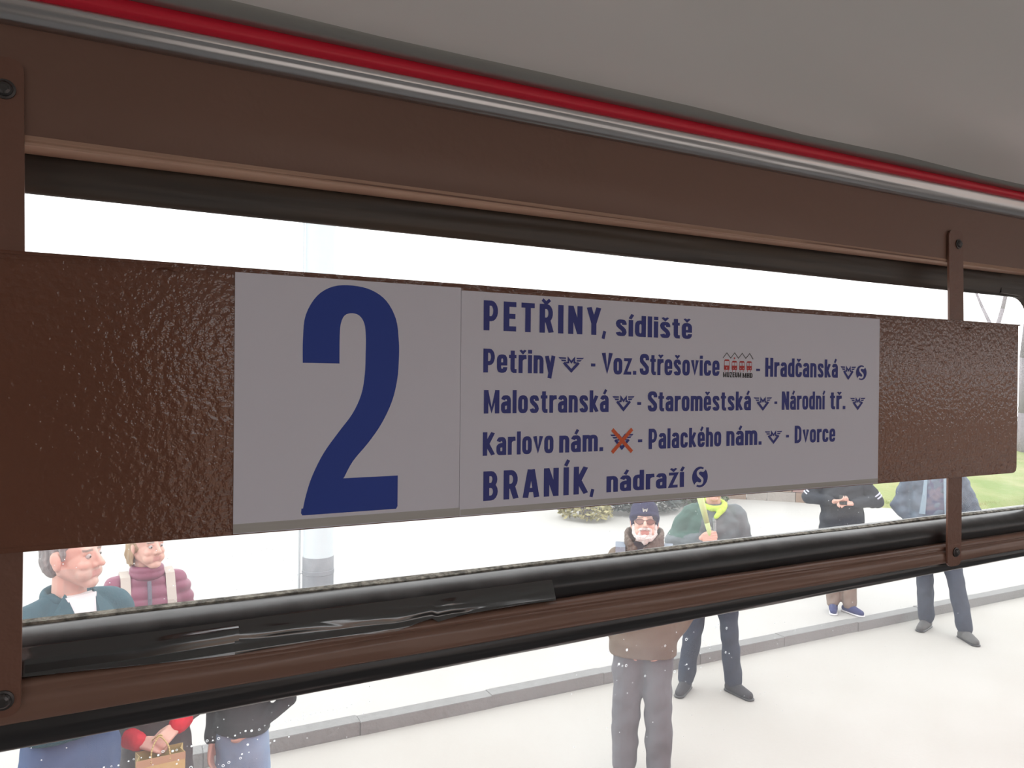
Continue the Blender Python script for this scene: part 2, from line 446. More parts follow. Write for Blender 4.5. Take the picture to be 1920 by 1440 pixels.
# folded rims along the top and the bottom
boxes('rim', [(bx0, bx1 + 0.001, BY - 0.0010, BY + 0.003, bz1 - 0.0008, bz1 + 0.0004), (bx0, bx1 - 0.004, BY - 0.0005, BY + 0.001, bz1 - 0.0034, bz1 - 0.0022)], M['board'], board, bevel=0.0002)
boxes('rim', [(bx0, bx1 - 0.005, BY - 0.0004, BY + 0.001, bz0 + 0.0005, bz0 + 0.0030)], M['board'], board, bevel=0.0002)
for (x, z) in ((0.010, 2.5085), (0.7262, 2.5050)):     # slips of old tape curling at the rim
    V = []
    for k in range(7):
        t = k / 6
        V += [(x + t * 0.012, BY - 0.0012 - 0.0012 * math.sin(t * 3.1), z + 0.0008 * math.sin(t * 5) + t * 0.0006), (x + t * 0.012, BY - 0.0006, z + 0.0014 + t * 0.0006)]
    mesh_obj('tape_scrap', V, [(2 * k, 2 * k + 2, 2 * k + 3, 2 * k + 1) for k in range(6)], M['strap'], board)

def strap(xc0, xc1, z0, z1, y, wd):
    """flat bar with rounded end, x shifts slightly along its length"""
    pts = []
    hw, r = wd / 2, wd * 0.28
    top = z1 > z0
    s = 1 if top else -1
    pts = [(xc0 - hw, z0), (xc0 + hw, z0), (xc1 + hw, z1 - s * r)]
    for k in range(1, 5):
        a = math.pi / 2 * k / 4
        pts.append((xc1 + hw - r + r * math.cos(a), z1 - s * r + s * r * math.sin(a)))
    for k in range(0, 5):
        a = math.pi / 2 * (1 + k / 4)
        pts.append((xc1 - hw + r + r * math.cos(a), z1 - s * r + s * r * math.sin(a)))
    n = len(pts)
    V = [(x, y, z) for x, z in pts] + [(x, y + 0.0020, z) for x, z in pts]
    Fc = [tuple(range(n)), tuple(range(2 * n - 1, n - 1, -1))] + [(i, i + n, (i + 1) % n + n, (i + 1) % n) for i in range(n)]
    o = mesh_obj('strap', V, Fc, M['strap'], board)
    bm = bmesh.new(); bm.from_mesh(o.data); bmesh.ops.recalc_face_normals(bm, faces=bm.faces[:])
    bm.to_mesh(o.data); bm.free()
    return o

def screw(x, z, y, r, parent):
    V, Fc = [], []
    N = 18
    rings = [(1.45, 0), (1.45, 0.22), (1.12, 0.27), (1.08, 0.42), (0.85, 0.60), (0.5, 0.70)]
    for rr_, h in rings:
        for k in range(N):
            a = 2 * math.pi * k / N
            V.append((x + r * rr_ * math.cos(a) * 0.7, y - h * r * 0.9, z + r * rr_ * math.sin(a) * 0.7))
    for i in range(len(rings) - 1):
        for k in range(N):
            j = (k + 1) % N
            Fc.append((i * N + k, i * N + j, (i + 1) * N + j, (i + 1) * N + k))
    Fc.append(tuple((len(rings) - 1) * N + k for k in range(N)))
    # the slot across the head
    n0 = len(V)
    box_geo(x - 0.50 * r, x + 0.50 * r, y - 0.72 * r * 0.9, y - 0.5 * r * 0.9, z - 0.08 * r, z + 0.08 * r, V, Fc)
    mesh_obj('screw', V, Fc, M['screw'], parent, smooth=False)

SY = 0.4574
for (xa, xb, za, zb, sx, sz, sw) in ((-0.0615, -0.0625, 2.50, 2.6120, -0.0600, 2.5955, 0.0215), (-0.0615, -0.0620, 2.37, 2.2745, -0.0590, 2.2834, 0.0215),
                                 (0.7200, 0.7170, 2.50, 2.6010, 0.7208, 2.5878, 0.0222), (0.7205, 0.7210, 2.37, 2.2715, 0.7230, 2.2850, 0.0215)):
    st = strap(xa, xb, za, zb, SY, sw)
    screw(sx, sz, SY, 0.0050 if sx < 0 else 0.0046, st)

# paper sheets
PY = 0.4542
def sheet(name, x0, x1, z0, z1, m, par, y=PY, th=0.0004):
    return boxes(name, [(x0, x1, y, y + th, z0, z1)], m, par)
num_sheet = sheet('number_sheet', 0.0512, 0.1915, 2.3598, 2.5104, M['paper'], board, PY, 0.0006)
stop_sheet = sheet('stops_sheet', 0.1918, 0.6030, 2.3597, 2.5088, M['paper'], board, PY + 0.0001, 0.0006)
sheet('tape_strip', 0.0512, 0.1920, 2.3602, 2.3655, M['paper_tape'], num_sheet, PY - 0.00012, 0.0001)
sheet('tape_strip', 0.1925, 0.6028, 2.3602, 2.3642, M['paper_tape'], stop_sheet, PY - 0.00002, 0.0001)

# --- lettering: condensed grotesque drawn as strokes
def q(cx, cy, rx, ry, a0, a1, n=7):
    return [(cx + rx * math.cos(math.radians(a0 + (a1 - a0) * k / n)), cy + ry * math.sin(math.radians(a0 + (a1 - a0) * k / n))) for k in range(n + 1)]

T = 0.190      # lower-case stroke
XH = 0.775
h = T / 2
def loop(x0, x1, y0, y1, ry=0.16):
    cx, rx = (x0 + x1) / 2, (x1 - x0) / 2
    return q(cx, y1 - ry, rx, ry, 0, 180) + q(cx, y0 + ry, rx, ry, 180, 360)

def arch(x0, x1, y, top=XH - 0.07, ry=0.15):
    return [(x0, y)] + q((x0 + x1) / 2, top - ry, (x1 - x0) / 2, ry, 180, 0) + [(x1, 0)]

W = 0.47
L_, R_ = h, W - h
TOPC, BOTC = XH - 0.07, 0.068
def acute(cx, y=XH + 0.06): return ([(cx - 0.03, y - 0.01), (cx + 0.085, y + 0.20)], False, 0.13)
def caron(cx, y=XH + 0.06, s=1.0): return ([(cx - 0.125 * s, y + 0.165), (cx, y + 0.035), (cx + 0.125 * s, y + 0.165)], False, 0.115)
A_ = [(q((L_ + R_) / 2, TOPC - 0.15, (R_ - L_) / 2, 0.15, 170, 0) + [(R_, 0)], False),
      ([(R_, 0.43), (0.27, 0.425)] + q(0.27, 0.335, 0.27 - L_, 0.09, 90, 180) + q((L_ + R_) / 2 - 0.01, 0.185, (R_ - L_) / 2 - 0.01, 0.12, 180, 340), False)]
E_ = [([(R_, 0.24)] + q((L_ + R_) / 2, BOTC + 0.15, (R_ - L_) / 2, 0.15, 0, -180) + q((L_ + R_) / 2, TOPC - 0.15, (R_ - L_) / 2, 0.15, 180, 0) + [(R_, 0.31)], False), ([(L_ + 0.05, 0.375), (R_ - 0.05, 0.375)], False, 0.13)]
S_ = [([(R_ - .01, 0.53)] + q((L_ + R_) / 2, TOPC - 0.12, (R_ - L_) / 2 - .01, 0.12, 5, 180) + [(L_ + 0.03, 0.50), (0.20, 0.42), (0.28, 0.355), (R_ - 0.03, 0.27)] + q((L_ + R_) / 2, BOTC + 0.12, (R_ - L_) / 2 - .01, 0.12, 0, -180), False)]
R1 = [([(h, 0), (h, XH)], False), ([(h, 0.50)] + q(0.31, 0.50, 0.31 - h, 0.19, 180, 95) + [(0.37, 0.695)], False)]
T1 = [([(0.165, 0.95), (0.165, 0.20)] + q(0.275, 0.19, 0.11, 0.12, 180, 270, 4) + [(0.35, 0.07)], False), ([(0.0, 0.70), (0.34, 0.70)], False, 0.14)]
N1 = [([(h, 0), (h, XH)], False), (arch(h, R_, 0.45), False)]
C1 = [([(R_, 0.52)] + q((L_ + R_) / 2, TOPC - 0.15, (R_ - L_) / 2, 0.15, 0, 180) + q((L_ + R_) / 2, BOTC + 0.15, (R_ - L_) / 2, 0.15, 180, 360) + [(R_, 0.27)], False)]
O1 = [(loop(L_, R_, BOTC, TOPC), True)]
I1 = [([(h, 0), (h, XH)], False)]
Z1 = [([(0.02, 0.705), (0.36, 0.705), (0.09, 0.07), (0.42, 0.07)], False, 0.145)]
TC = 0.208
c = TC / 2
CW = 0.53
CR = CW - c
PB = [([(c, 0), (c, 1)], False), ([(c, 0.915)] + [(0.27, 0.915)] + q(0.27, 0.655, CR - 0.27, 0.26, 90, -90, 9) + [(c, 0.395)], False, 0.17)]
RB = PB[:1] + [([(c, 0.915), (0.27, 0.915)] + q(0.27, 0.68, CR - 0.27, 0.235, 90, -90, 9) + [(c, 0.445)], False, 0.17), ([(0.31, 0.44), (0.45, 0.0)], False)]
G = {
 'a': (W, A_), 'á': (W, A_ + [acute(0.24)]), 'e': (W, E_), 'ě': (W, E_ + [caron(0.235)]), 'é': (W, E_ + [acute(0.24)]),
 's': (W, S_), 'š': (W, S_ + [caron(0.235)]), 'r': (0.36, R1), 'ř': (0.36, R1 + [caron(0.20)]), 't': (0.36, T1),
 'n': (W, N1), 'm': (0.74, [([(h, 0), (h, XH)], False), (arch(h, 0.37, 0.45), False), (arch(0.37, 0.74 - h, 0.45), False)]),
 'h': (W, [([(h, 0), (h, 1)], False), (arch(h, R_, 0.45), False)]),
 'c': (W, C1), 'č': (W, C1 + [caron(0.235)]), 'o': (W, O1),
 'd': (W, [(loop(L_, R_, BOTC, TOPC), True), ([(R_, 0), (R_, 1)], False)]),
 'l': (T, [([(h, 0), (h, 1)], False)]), 'i': (T, I1 + [([(h, 0.84), (h, 1.0)], False)]), 'í': (T, I1 + [acute(h - 0.01)]),
 'k': (0.48, [([(h, 0), (h, 1)], False), ([(0.38, XH), (0.19, 0.38), (0.40, 0)], False)]),
 'v': (0.48, [([(0.08, XH), (0.24, 0.04), (0.40, XH)], False)]),
 'y': (0.48, [([(0.08, XH), (0.245, 0.06)], False), ([(0.40, XH), (0.21, -0.21)], False)]),
 'z': (0.44, Z1), 'ž': (0.44, Z1 + [caron(0.23)]),
 '.': (0.19, [([(0.095, 0.0), (0.095, 0.18)], False, 0.18)]), ',': (0.2, [([(0.13, 0.18), (0.05, -0.15)], False, 0.15)]),
 '-': (0.3, [([(0.0, 0.42), (0.27, 0.42)], False, 0.14)]), ' ': (0.2, []),
 'P': (CW, PB), 'E': (0.46, [([(c, 0), (c, 1)], False), ([(c, 0.915), (0.46, 0.915)], False, 0.17), ([(c, 0.51), (0.43, 0.51)], False, 0.17), ([(c, 0.085), (0.46, 0.085)], False, 0.17)]),
 'T': (0.5, [([(0.25, 0), (0.25, 1)], False), ([(0, 0.915), (0.5, 0.915)], False, 0.17)]),
 'R': (CW, RB), 'Ř': (CW, RB + [caron(0.25, 0.99, 1.15)]), 'I': (TC, [([(c, 0), (c, 1)], False)]), 'Í': (TC, [([(c, 0), (c, 1)], False), acute(c, 1.06)]),
 'N': (0.57, [([(c, 0), (c, 1)], False), ([(0.57 - c, 0), (0.57 - c, 1)], False), ([(c + 0.005, 0.98), (0.565 - c, 0.02)], False)]),
 'Y': (0.56, [([(0.08, 1), (0.28, 0.42)], False), ([(0.48, 1), (0.28, 0.42)], False), ([(0.28, 0.48), (0.28, 0)], False)]),
 'B': (CW, [([(c, 0), (c, 1)], False), ([(c, 0.915), (0.27, 0.915)] + q(0.27, 0.715, CR - 0.29, 0.20, 90, -90, 8) + [(c, 0.515)], False, 0.17), ([(c, 0.515), (0.27, 0.515)] + q(0.27, 0.30, CR - 0.27, 0.215, 90, -90, 8) + [(c, 0.085)], False, 0.17)]),
 'A': (0.58, [([(0.08, 0), (0.26, 1)], False), ([(0.50, 0), (0.32, 1)], False), ([(0.14, 0.27), (0.44, 0.27)], False, 0.15)]),
 'K': (0.57, [([(c, 0), (c, 1)], False), ([(0.48, 1), (0.2, 0.5), (0.49, 0)], False)]),
 'V': (0.54, [([(0.08, 1), (0.27, 0.04), (0.46, 1)], False)]),
 'S': (0.52, [([(0.43, 0.70)] + q(0.26, 0.78, 0.17, 0.14, 0, 180) + [(0.10, 0.66), (0.22, 0.54), (0.31, 0.46), (0.42, 0.34)] + q(0.26, 0.22, 0.17, 0.14, 0, -180) + [(0.09, 0.30)], False)]),
 'M': (0.72, [([(c, 0), (c, 1)], False), ([(0.72 - c, 0), (0.72 - c, 1)], False), ([(c + 0.02, 0.97), (0.36, 0.10), (0.70 - c, 0.97)], False, 0.15)]),
 'D': (CW, [([(c, 0), (c, 1)], False), ([(c, 0.915), (0.22, 0.915)] + q(0.22, 0.70, CR - 0.22, 0.215, 90, 0, 5) + q(0.22, 0.30, CR - 0.22, 0.215, 0, -90, 5) + [(c, 0.085)], False, 0.17)]),
 'H': (0.55, [([(c, 0), (c, 1)], False), ([(0.55 - c, 0), (0.55 - c, 1)], False), ([(c, 0.5), (0.5, 0.5)], False, 0.17)]),
 'U': (0.53, [([(c, 1), (c, 0.28)] + q(0.265, 0.28, 0.265 - c, 0.19, 180, 360) + [(CR, 1)], False)]),
 'Z': (0.5, [([(0.03, 0.915), (0.38, 0.915), (0.11, 0.085), (0.48, 0.085)], False, 0.17)]),
}

def ribbon(pts, wd, closed=False):
    """flat polygon strip along pts"""
    P = [Vector((a, b)) for a, b in pts]
    Q = [P[0]]
    for p in P[1:]:
        if (p - Q[-1]).length > 1e-4: Q.append(p)
    if closed and (Q[0] - Q[-1]).length < 1e-4: Q.pop()
    n = len(Q)
    Lf, Rt = [], []
    for i in range(n):
        a = Q[i - 1] if (i > 0 or closed) else None
        b = Q[(i + 1) % n] if (i < n - 1 or closed) else None
        d1 = (Q[i] - a).normalized() if a is not None else None
        d2 = (b - Q[i]).normalized() if b is not None else None
        if d1 is None: d1 = d2
        if d2 is None: d2 = d1
        n1 = Vector((-d1.y, d1.x)); n2 = Vector((-d2.y, d2.x))
        m = (n1 + n2)
        m = m.normalized() if m.length > 1e-6 else n1
        k = 1 / max(0.42, m.dot(n1))
        Lf.append(Q[i] + m * wd / 2 * k); Rt.append(Q[i] - m * wd / 2 * k)
    V = Lf + Rt
    Fc = []
    for i in range(n if closed else n - 1):
        j = (i + 1) % n
        Fc.append((i, j, n + j, n + i))
    return V, Fc

def word_geo(text, gap, big=False):
    V, Fc = [], []
    x = 0
    for ch in text:
        wd, strokes = G[ch]
        for s in strokes:
            t = s[2] if len(s) > 2 else (TC if ch.isupper() else T)
            if ch.isupper() and len(s) == 2 and s[0] is not None and len(s[0]) == 2 and s[0][0][1] > 1.0: t = 0.15
            v, f = ribbon(s[0], t, s[1])
            ys = [b_ for _, b_ in s[0]]
            if min(ys) > -0.01 and max(ys) < 1.01:
                top = XH if max(ys) <= XH + 0.001 else 1.0
                v = [Vector((p.x, min(max(p.y, 0.0), top))) for p in v]
            n = len(V)
            V += [(p.x + x, p.y, len(V) * 4e-8) for p in v]
            Fc += [tuple(n + i for i in g) for g in f]
        x += wd + (gap if ch != ' ' else 0)
    return V, Fc, x - gap

LY = PY - 0.00006
def put(name, V2, Fc, x0, x1, nat, z, hgt, m, par, y=LY):
    sx = (x1 - x0) / nat
    V = [(x0 + a * sx, y - e, z + b * hgt) for a, b, e in V2]
    return mesh_obj(name, V, Fc, m, par)

Z = [2.4832, 2.4549, 2.4274, 2.3991, 2.3688]
words = [
 ('PETŘINY', 0.2080, 0.3012, 0, 0.0200, 0.19), (',', 0.3026, 0.3060, 0, 0.0170, 0), ('sídliště', 0.3143, 0.3857, 0, 0.0157, 0.08),
 ('Petřiny', 0.2081, 0.2634, 1, 0.0160, 0.08), ('-', 0.2933, 0.2974, 1, 0.0157, 0), ('Voz.', 0.3028, 0.3333, 1, 0.0157, 0.07), ('Střešovice', 0.3366, 0.4139, 1, 0.0157, 0.08), ('-', 0.4530, 0.4577, 1, 0.0130, 0), ('Hradčanská', 0.4631, 0.5489, 1, 0.0157, 0.08),
 ('Malostranská', 0.2088, 0.3089, 2, 0.0158, 0.08), ('-', 0.3345, 0.3384, 2, 0.0145, 0), ('Staroměstská', 0.3444, 0.4477, 2, 0.0152, 0.08), ('-', 0.4737, 0.4773, 2, 0.0145, 0), ('Národní', 0.4822, 0.5330, 2, 0.0154, 0.08), ('tř.', 0.5395, 0.5590, 2, 0.0154, 0.08),
 ('Karlovo', 0.2083, 0.2628, 3, 0.0158, 0.08), ('nám.', 0.2675, 0.3046, 3, 0.0155, 0.08), ('-', 0.3354, 0.3398, 3, 0.0155, 0), ('Palackého', 0.3453, 0.4165, 3, 0.0153, 0.08), ('nám.', 0.4220, 0.4599, 3, 0.0153, 0.08), ('-', 0.4875, 0.4912, 3, 0.0148, 0), ('Dvorce', 0.4975, 0.5466, 3, 0.0148, 0.08),
 ('BRANÍK', 0.2090, 0.2917, 4, 0.0198, 0.19), (',', 0.2936, 0.2972, 4, 0.0170, 0), ('nádraží', 0.3078, 0.3795, 4, 0.0150, 0.08),
]
for (t, x0, x1, row, hgt, gap) in words:
    v, f, nat = word_geo(t, gap)
    put('lettering' if t != '-' else 'dash', v, f, x0, x1, max(nat, 0.1), Z[row], hgt, M['blue_ink'], stop_sheet)

def poly2(name, polys, f, m, par, y=LY):
    V, Fc = [], []
    for p in polys:
        n = len(V)
        V += [(f(a, b)[0], y, f(a, b)[1]) for a, b in p]
        Fc.append(tuple(range(n, n + len(p))))
    return mesh_obj(name, V, Fc, m, par)

def metro(x0, x1, z0, z1, wings=3):
    """winged arrow emblem with an M; art box 293 x 173"""
    f = lambda a, b: (x0 + (x1 - x0) * a / 293, z1 - (z1 - z0) * b / 173)
    polys = [[(0, 0), (86, 2), (86, 19), (17, 19)], [(25, 28), (86, 29), (84, 47), (42, 47)]]
    polys += [[(293 - a, b) for a, b in p][::-1] for p in polys]
    o = poly2('metro_emblem', polys, f, M['blue_ink'], stop_sheet)
    V = [tuple(v.co) for v in o.data.vertices]; Fc = [tuple(p.vertices) for p in o.data.polygons]
    for pts, wd in (([(62, 62), (147, 160), (231, 62)], 31), ([(113, 70), (113, 12), (147, 58), (181, 12), (181, 70)], 21), ([(88, 60), (113, 66)], 18), ([(206, 60), (181, 66)], 18)):
        v, g = ribbon(pts, wd)
        n = len(V)
        V += [(f(p.x, p.y)[0], LY - 4e-6 * wd, f(p.x, p.y)[1]) for p in v]
        Fc += [tuple(n + i for i in t) for t in g]
    me = o.data
    me.clear_geometry(); me.from_pydata(V, [], Fc); me.update()
    return o
for (a, b, z0, z1) in ((0.2661, 0.2873, 2.4562, 2.4665), (0.5521, 0.5722, 2.4538, 2.4650), (0.3120, 0.3320, 2.4283, 2.4390), (0.4505, 0.4711, 2.4274, 2.4379),
                       (0.5648, 0.5849, 2.4269, 2.4373), (0.3105, 0.3314, 2.3999, 2.4109), (0.4632, 0.4831, 2.3998, 2.4099)):
    metro(a, b, z0, z1)
V, Fc = ribbon([(0.3123, 2.4146), (0.3300, 2.3977)], 0.0028)
v, g = ribbon([(0.3300, 2.4146), (0.3123, 2.3977)], 0.0028)
Fc += [tuple(len(V) + i for i in t) for t in g]
mesh_obj('crossing_out', [(p.x, LY - 0.00013, p.y) for p in V] + [(p.x, LY - 0.00015, p.y) for p in v], Fc, M['orange_ink'], stop_sheet)

def train_s(x0, x1, z0, z1):
    cx, cz, rx, rz = (x0 + x1) / 2, (z0 + z1) / 2, (x1 - x0) / 2, (z1 - z0) / 2
    N = 40
    V = [(cx, LY, cz)] + [(cx + rx * math.cos(2 * math.pi * k / N), LY, cz + rz * math.sin(2 * math.pi * k / N)) for k in range(N)]
    o = mesh_obj('train_emblem', V, [(0, 1 + k, 1 + (k + 1) % N) for k in range(N)], M['blue_ink'], stop_sheet)
    f = lambda p: (cx + rx * p[0], LY - 0.00005, cz + rz * p[1])
    pts = catmull([(0.75, 0.98), (0.42, 0.62), (0.05, 0.66), (-0.28, 0.48), (-0.22, 0.18), (0.08, -0.05), (0.30, -0.28), (0.20, -0.60), (-0.12, -0.66), (-0.42, -0.60), (-0.72, -0.98)], 4)
    v, g = ribbon(pts, 0.27)
    mesh_obj('letter_s', [f((p.x, p.y)) for p in v], g, M['paper'], o)
train_s(0.5722, 0.5860, 2.4531, 2.4664)
train_s(0.3875, 0.4032, 2.3676, 2.3838)

# museum mark: roof line, four little tram fronts, the words MUZEUM MHD
fx = lambda a: 0.4175 + (0.4496 - 0.4175) * a / 1000
mus = []
pts = [(0, 2.4693), (125, 2.4735), (250, 2.4693), (380, 2.4737), (505, 2.4694), (630, 2.4735), (750, 2.4694), (880, 2.4735), (1000, 2.4690)]
v, g = ribbon([(fx(a), z) for a, z in pts], 0.00055)
mesh_obj('roof_line', [(p.x, LY, p.y) for p in v], g, M['black_ink'], stop_sheet)
V, Fc = [], []
def addp(poly):
    n = len(V); V.extend((a, LY, b) for a, b in poly); Fc.append(tuple(range(n, n + len(poly))))
for i, cx_ in enumerate((125, 375, 625, 870)):
    a0, a1 = fx(cx_ - 88), fx(cx_ + 88)
    zt = 2.4682 if i == 0 else 2.4672
    addp([(a0, zt - 0.0013), (a1, zt - 0.0013), (a1 - 0.0008, zt), (a0 + 0.0008, zt)])
    addp([(a0, 2.4600), (a1, 2.4600), (a1, 2.4634), (a0, 2.4634)])
    for s_ in (a0, a1 - 0.0004, (a0 + a1) / 2 - 0.0002):
        if i == 0 and s_ == (a0 + a1) / 2 - 0.0002: continue
        addp([(s_, 2.4630), (s_ + 0.0004, 2.4630), (s_ + 0.0004, zt - 0.001), (s_, zt - 0.001)])
    for s_ in (a0 + 0.0009, a1 - 0.0013):
        addp([(s_ - 0.0004, 2.4583), (s_, 2.4583), (s_ + 0.0004, 2.4601), (s_, 2.4601)])
addp([(fx(375) + 0.0008 * math.cos(k * 0.7), 2.4693 + 0.0008 * math.sin(k * 0.7)) for k in range(9)])
fronts = mesh_obj('tram_fronts', V, Fc, M['red_ink'], stop_sheet)
V, Fc = [], []
for i, cx_ in enumerate((125, 375, 625, 870)):
    for d in (-52, 36) if i else (-12,):
        a = fx(cx_ + d)
        V0 = len(V)
        V += [(a, LY - 0.00004, 2.4608), (a + 0.0006, LY - 0.00004, 2.4608), (a + 0.0006, LY - 0.00004, 2.4615 + (0.0005 if i == 0 else 0)), (a, LY - 0.00004, 2.4615 + (0.0005 if i == 0 else 0))]
        Fc.append((V0, V0 + 1, V0 + 2, V0 + 3))
mesh_obj('lamp', V, Fc, M['paper'], fronts)
T_keep = TC
v, f, nat = word_geo('MUZEUM', 0.10)
put('lettering', v, f, fx(10), fx(600), nat, 2.4540, 0.0040, M['black_ink'], stop_sheet)
v, f, nat = word_geo('MHD', 0.10)
put('lettering', v, f, fx(650), fx(985), nat, 2.4537, 0.0040, M['black_ink'], stop_sheet)

# the big numeral 2, in its own plane coordinates (height of the figure about 14 cm)
def n2(a, b): return (0.0893 + 0.0600 * a, 2.3678 + 0.1393 * b)
outer = catmull([(0.005, 0.60 + .055), (0.005, 0.76), (0.03, 0.86), (0.14, 0.945), (0.30, 0.99), (0.50, 1.0), (0.70, 0.985), (0.86, 0.94), (0.965, 0.86), (0.998, 0.76), (1.0, 0.68), (0.985, 0.59), (0.93, 0.49), (0.82, 0.39), (0.68, 0.305), (0.52, 0.225), (0.43, 0.155)], 4)
innr = catmull([(0.02, 0.03), (0.05, 0.09), (0.11, 0.17), (0.22, 0.265), (0.37, 0.355), (0.51, 0.435), (0.60, 0.52), (0.635, 0.61), (0.642, 0.70), (0.642, 0.78), (0.625, 0.835), (0.575, 0.868), (0.50, 0.878), (0.425, 0.868), (0.385, 0.835), (0.372, 0.78), (0.372, 0.655)], 4)
# strip between the two edges, then the foot bar
outline = outer[:]
base = [(0.42, 0.151), (1.0, 0.151), (1.0, 0.012), (0.985, 0.0), (0.015, 0.0), (0.0, 0.010), (0.005, 0.03)]
outl = outline + base + innr
me = bpy.data.meshes.new('numeral')
bm = bmesh.new()
vs = [bm.verts.new((n2(a, b)[0], LY, n2(a, b)[1])) for a, b in outl]
es = [bm.edges.new((vs[i], vs[(i + 1) % len(vs)])) for i in range(len(vs))]
bmesh.ops.triangle_fill(bm, edges=es, use_beauty=True, use_dissolve=False)
bm.to_mesh(me); bm.free()
me.materials.append(M['blue_num'])
o = bpy.data.objects.new('numeral', me); COL.objects.link(o); o.parent = num_sheet

# ------------------------------------------------------------------ outdoors: setting
M['road'] = mat('pale_concrete_road', (0.455, 0.44, 0.41), 0.85, var=0.5, vscale=0.9, col2=(0.39, 0.37, 0.335), bump=0.002, bscale=40, detail=8)
M['pave'] = mat('pale_asphalt_pavement', (0.48, 0.47, 0.45), 0.85, var=0.4, vscale=1.3, col2=(0.42, 0.41, 0.39), bump=0.002, bscale=60, detail=8)
M['kerb'] = mat('granite_kerb', (0.26, 0.26, 0.255), 0.85, var=0.6, vscale=30, col2=(0.18, 0.18, 0.175), bump=0.004, bscale=50)
M['grass'] = mat('rough_grass', (0.20, 0.27, 0.075), 0.9, var=1.0, vscale=1.1, col2=(0.33, 0.34, 0.15), bump=0.02, bscale=12, detail=6)
M['soil'] = mat('bare_bed', (0.30, 0.27, 0.20), 0.95, var=1.0, vscale=3, col2=(0.20, 0.22, 0.11))
KY = 5.02
tag(boxes('road', [(-30, 60, -30, KY, -0.05, 0.0)], M['road']), kind='structure')
tag(boxes('pavement', [(-30, 60, KY + 0.12, 60, -0.05, 0.08)], M['pave']), kind='structure')
kerb = tag(empty('kerb', (0, KY, 0)), kind='structure')
kx = -1.6
kr = random.Random(5)
proto = None
while kx < 17:
    ln = 1.0
    if proto is None:
        proto = boxes('kerb_stone', [(0.0005, ln - 0.0005, 0.0, 0.12, -0.02, 0.092)], M['kerb'], kerb, bevel=0.003)
        o = proto
    else:
        o = proto.copy(); COL.objects.link(o)
    o.location = (kx, kr.uniform(-0.006, 0.006), kr.uniform(-0.004, 0.004))
    kx += ln
tag(boxes('wall_sky_blocker', [(-14, 40, -14.3, -14, -0.05, 2.7)], mat('sky_blocker_render', (0.64, 0.46, 0.34), 0.9, var=0.8, vscale=0.6, col2=(0.30, 0.14, 0.12))), kind='structure')  # unseen wall, added to block low sky, dim the saloon and warm board reflections

def tube(V, Fc, p0, p1, r0, r1, N=7):
    p0, p1 = Vector(p0), Vector(p1)
    d = (p1 - p0).normalized()
    a = d.orthogonal().normalized(); b = d.cross(a)
    n = len(V)
    for p, r in ((p0, r0), (p1, r1)):
        for k in range(N):
            t = 2 * math.pi * k / N
            V.append(tuple(p + a * r * math.cos(t) + b * r * math.sin(t)))
    for k in range(N):
        j = (k + 1) % N
        Fc.append((n + k, n + j, n + N + j, n + N + k))
    Fc.append(tuple(n + k for k in range(N - 1, -1, -1))); Fc.append(tuple(n + N + k for k in range(N)))

def lathe(name, prof, m, parent=None, N=28, loc=None):
    V, Fc = [], []
    for r, z in prof:
        for k in range(N):
            t = 2 * math.pi * k / N
            V.append((r * math.cos(t), r * math.sin(t), z))
    for i in range(len(prof) - 1):
        for k in range(N):
            j = (k + 1) % N
            Fc.append((i * N + k, i * N + j, (i + 1) * N + j, (i + 1) * N + k))
    Fc.append(tuple(range(N - 1, -1, -1))); Fc.append(tuple((len(prof) - 1) * N + k for k in range(N)))
    o = mesh_obj(name, V, Fc, m, parent, smooth=True, loc=loc)
    o.data.set_sharp_from_angle(angle=math.radians(40))
    return o

# the tall post on the pavement
M['post'] = mat('pale_blue_post_paint', (0.57, 0.63, 0.66), 0.6, var=0.3, vscale=14, col2=(0.52, 0.60, 0.64))
M['post_dark'] = mat('grey_post_sleeve', (0.19, 0.205, 0.225), 0.7, var=0.8, vscale=9, col2=(0.26, 0.27, 0.29), bump=0.004, bscale=30)
post = tag(empty('street_post', (1.593, 7.254, 0.08)), 'pale blue round steel post with a dark grey foot sleeve', 'post')
lathe('shaft', [(0.143, 0.55), (0.143, 5.8), (0.10, 5.85), (0.10, 8.0)], M['post'], post)
lathe('foot_sleeve', [(0.17, 0.0), (0.17, 0.06), (0.147, 0.08), (0.147, 0.49), (0.152, 0.495), (0.152, 0.53), (0.147, 0.535), (0.147, 0.655), (0.143, 0.66)], M['post_dark'], post)
V, Fc = [], []
tube(V, Fc, (-0.185, -0.02, 0.0), (-0.165, -0.02, 5.0), 0.011, 0.011)
for z_ in (0.50, 1.35, 2.2, 3.1):
    tube(V, Fc, (-0.20, -0.02, z_), (-0.13, 0.0, z_ + 0.01), 0.005, 0.005)
mesh_obj('cable_conduit', V, Fc, M['post'], post, smooth=True)
mesh_obj('torn_sticker', [(-0.005, -0.1495, 0.30), (0.02, -0.1490, 0.33), (0.01, -0.1495, 0.37), (-0.03, -0.1475, 0.35), (-0.02, -0.149, 0.31),
                          (-0.005, -0.1475, 0.30), (0.02, -0.1470, 0.33), (0.01, -0.1475, 0.37), (-0.03, -0.1455, 0.35), (-0.02, -0.147, 0.31)],
         [(0, 1, 2, 3, 4), (9, 8, 7, 6, 5)] + [(i, (i + 1) % 5, (i + 1) % 5 + 5, i + 5) for i in range(5)], M['paper'], post)

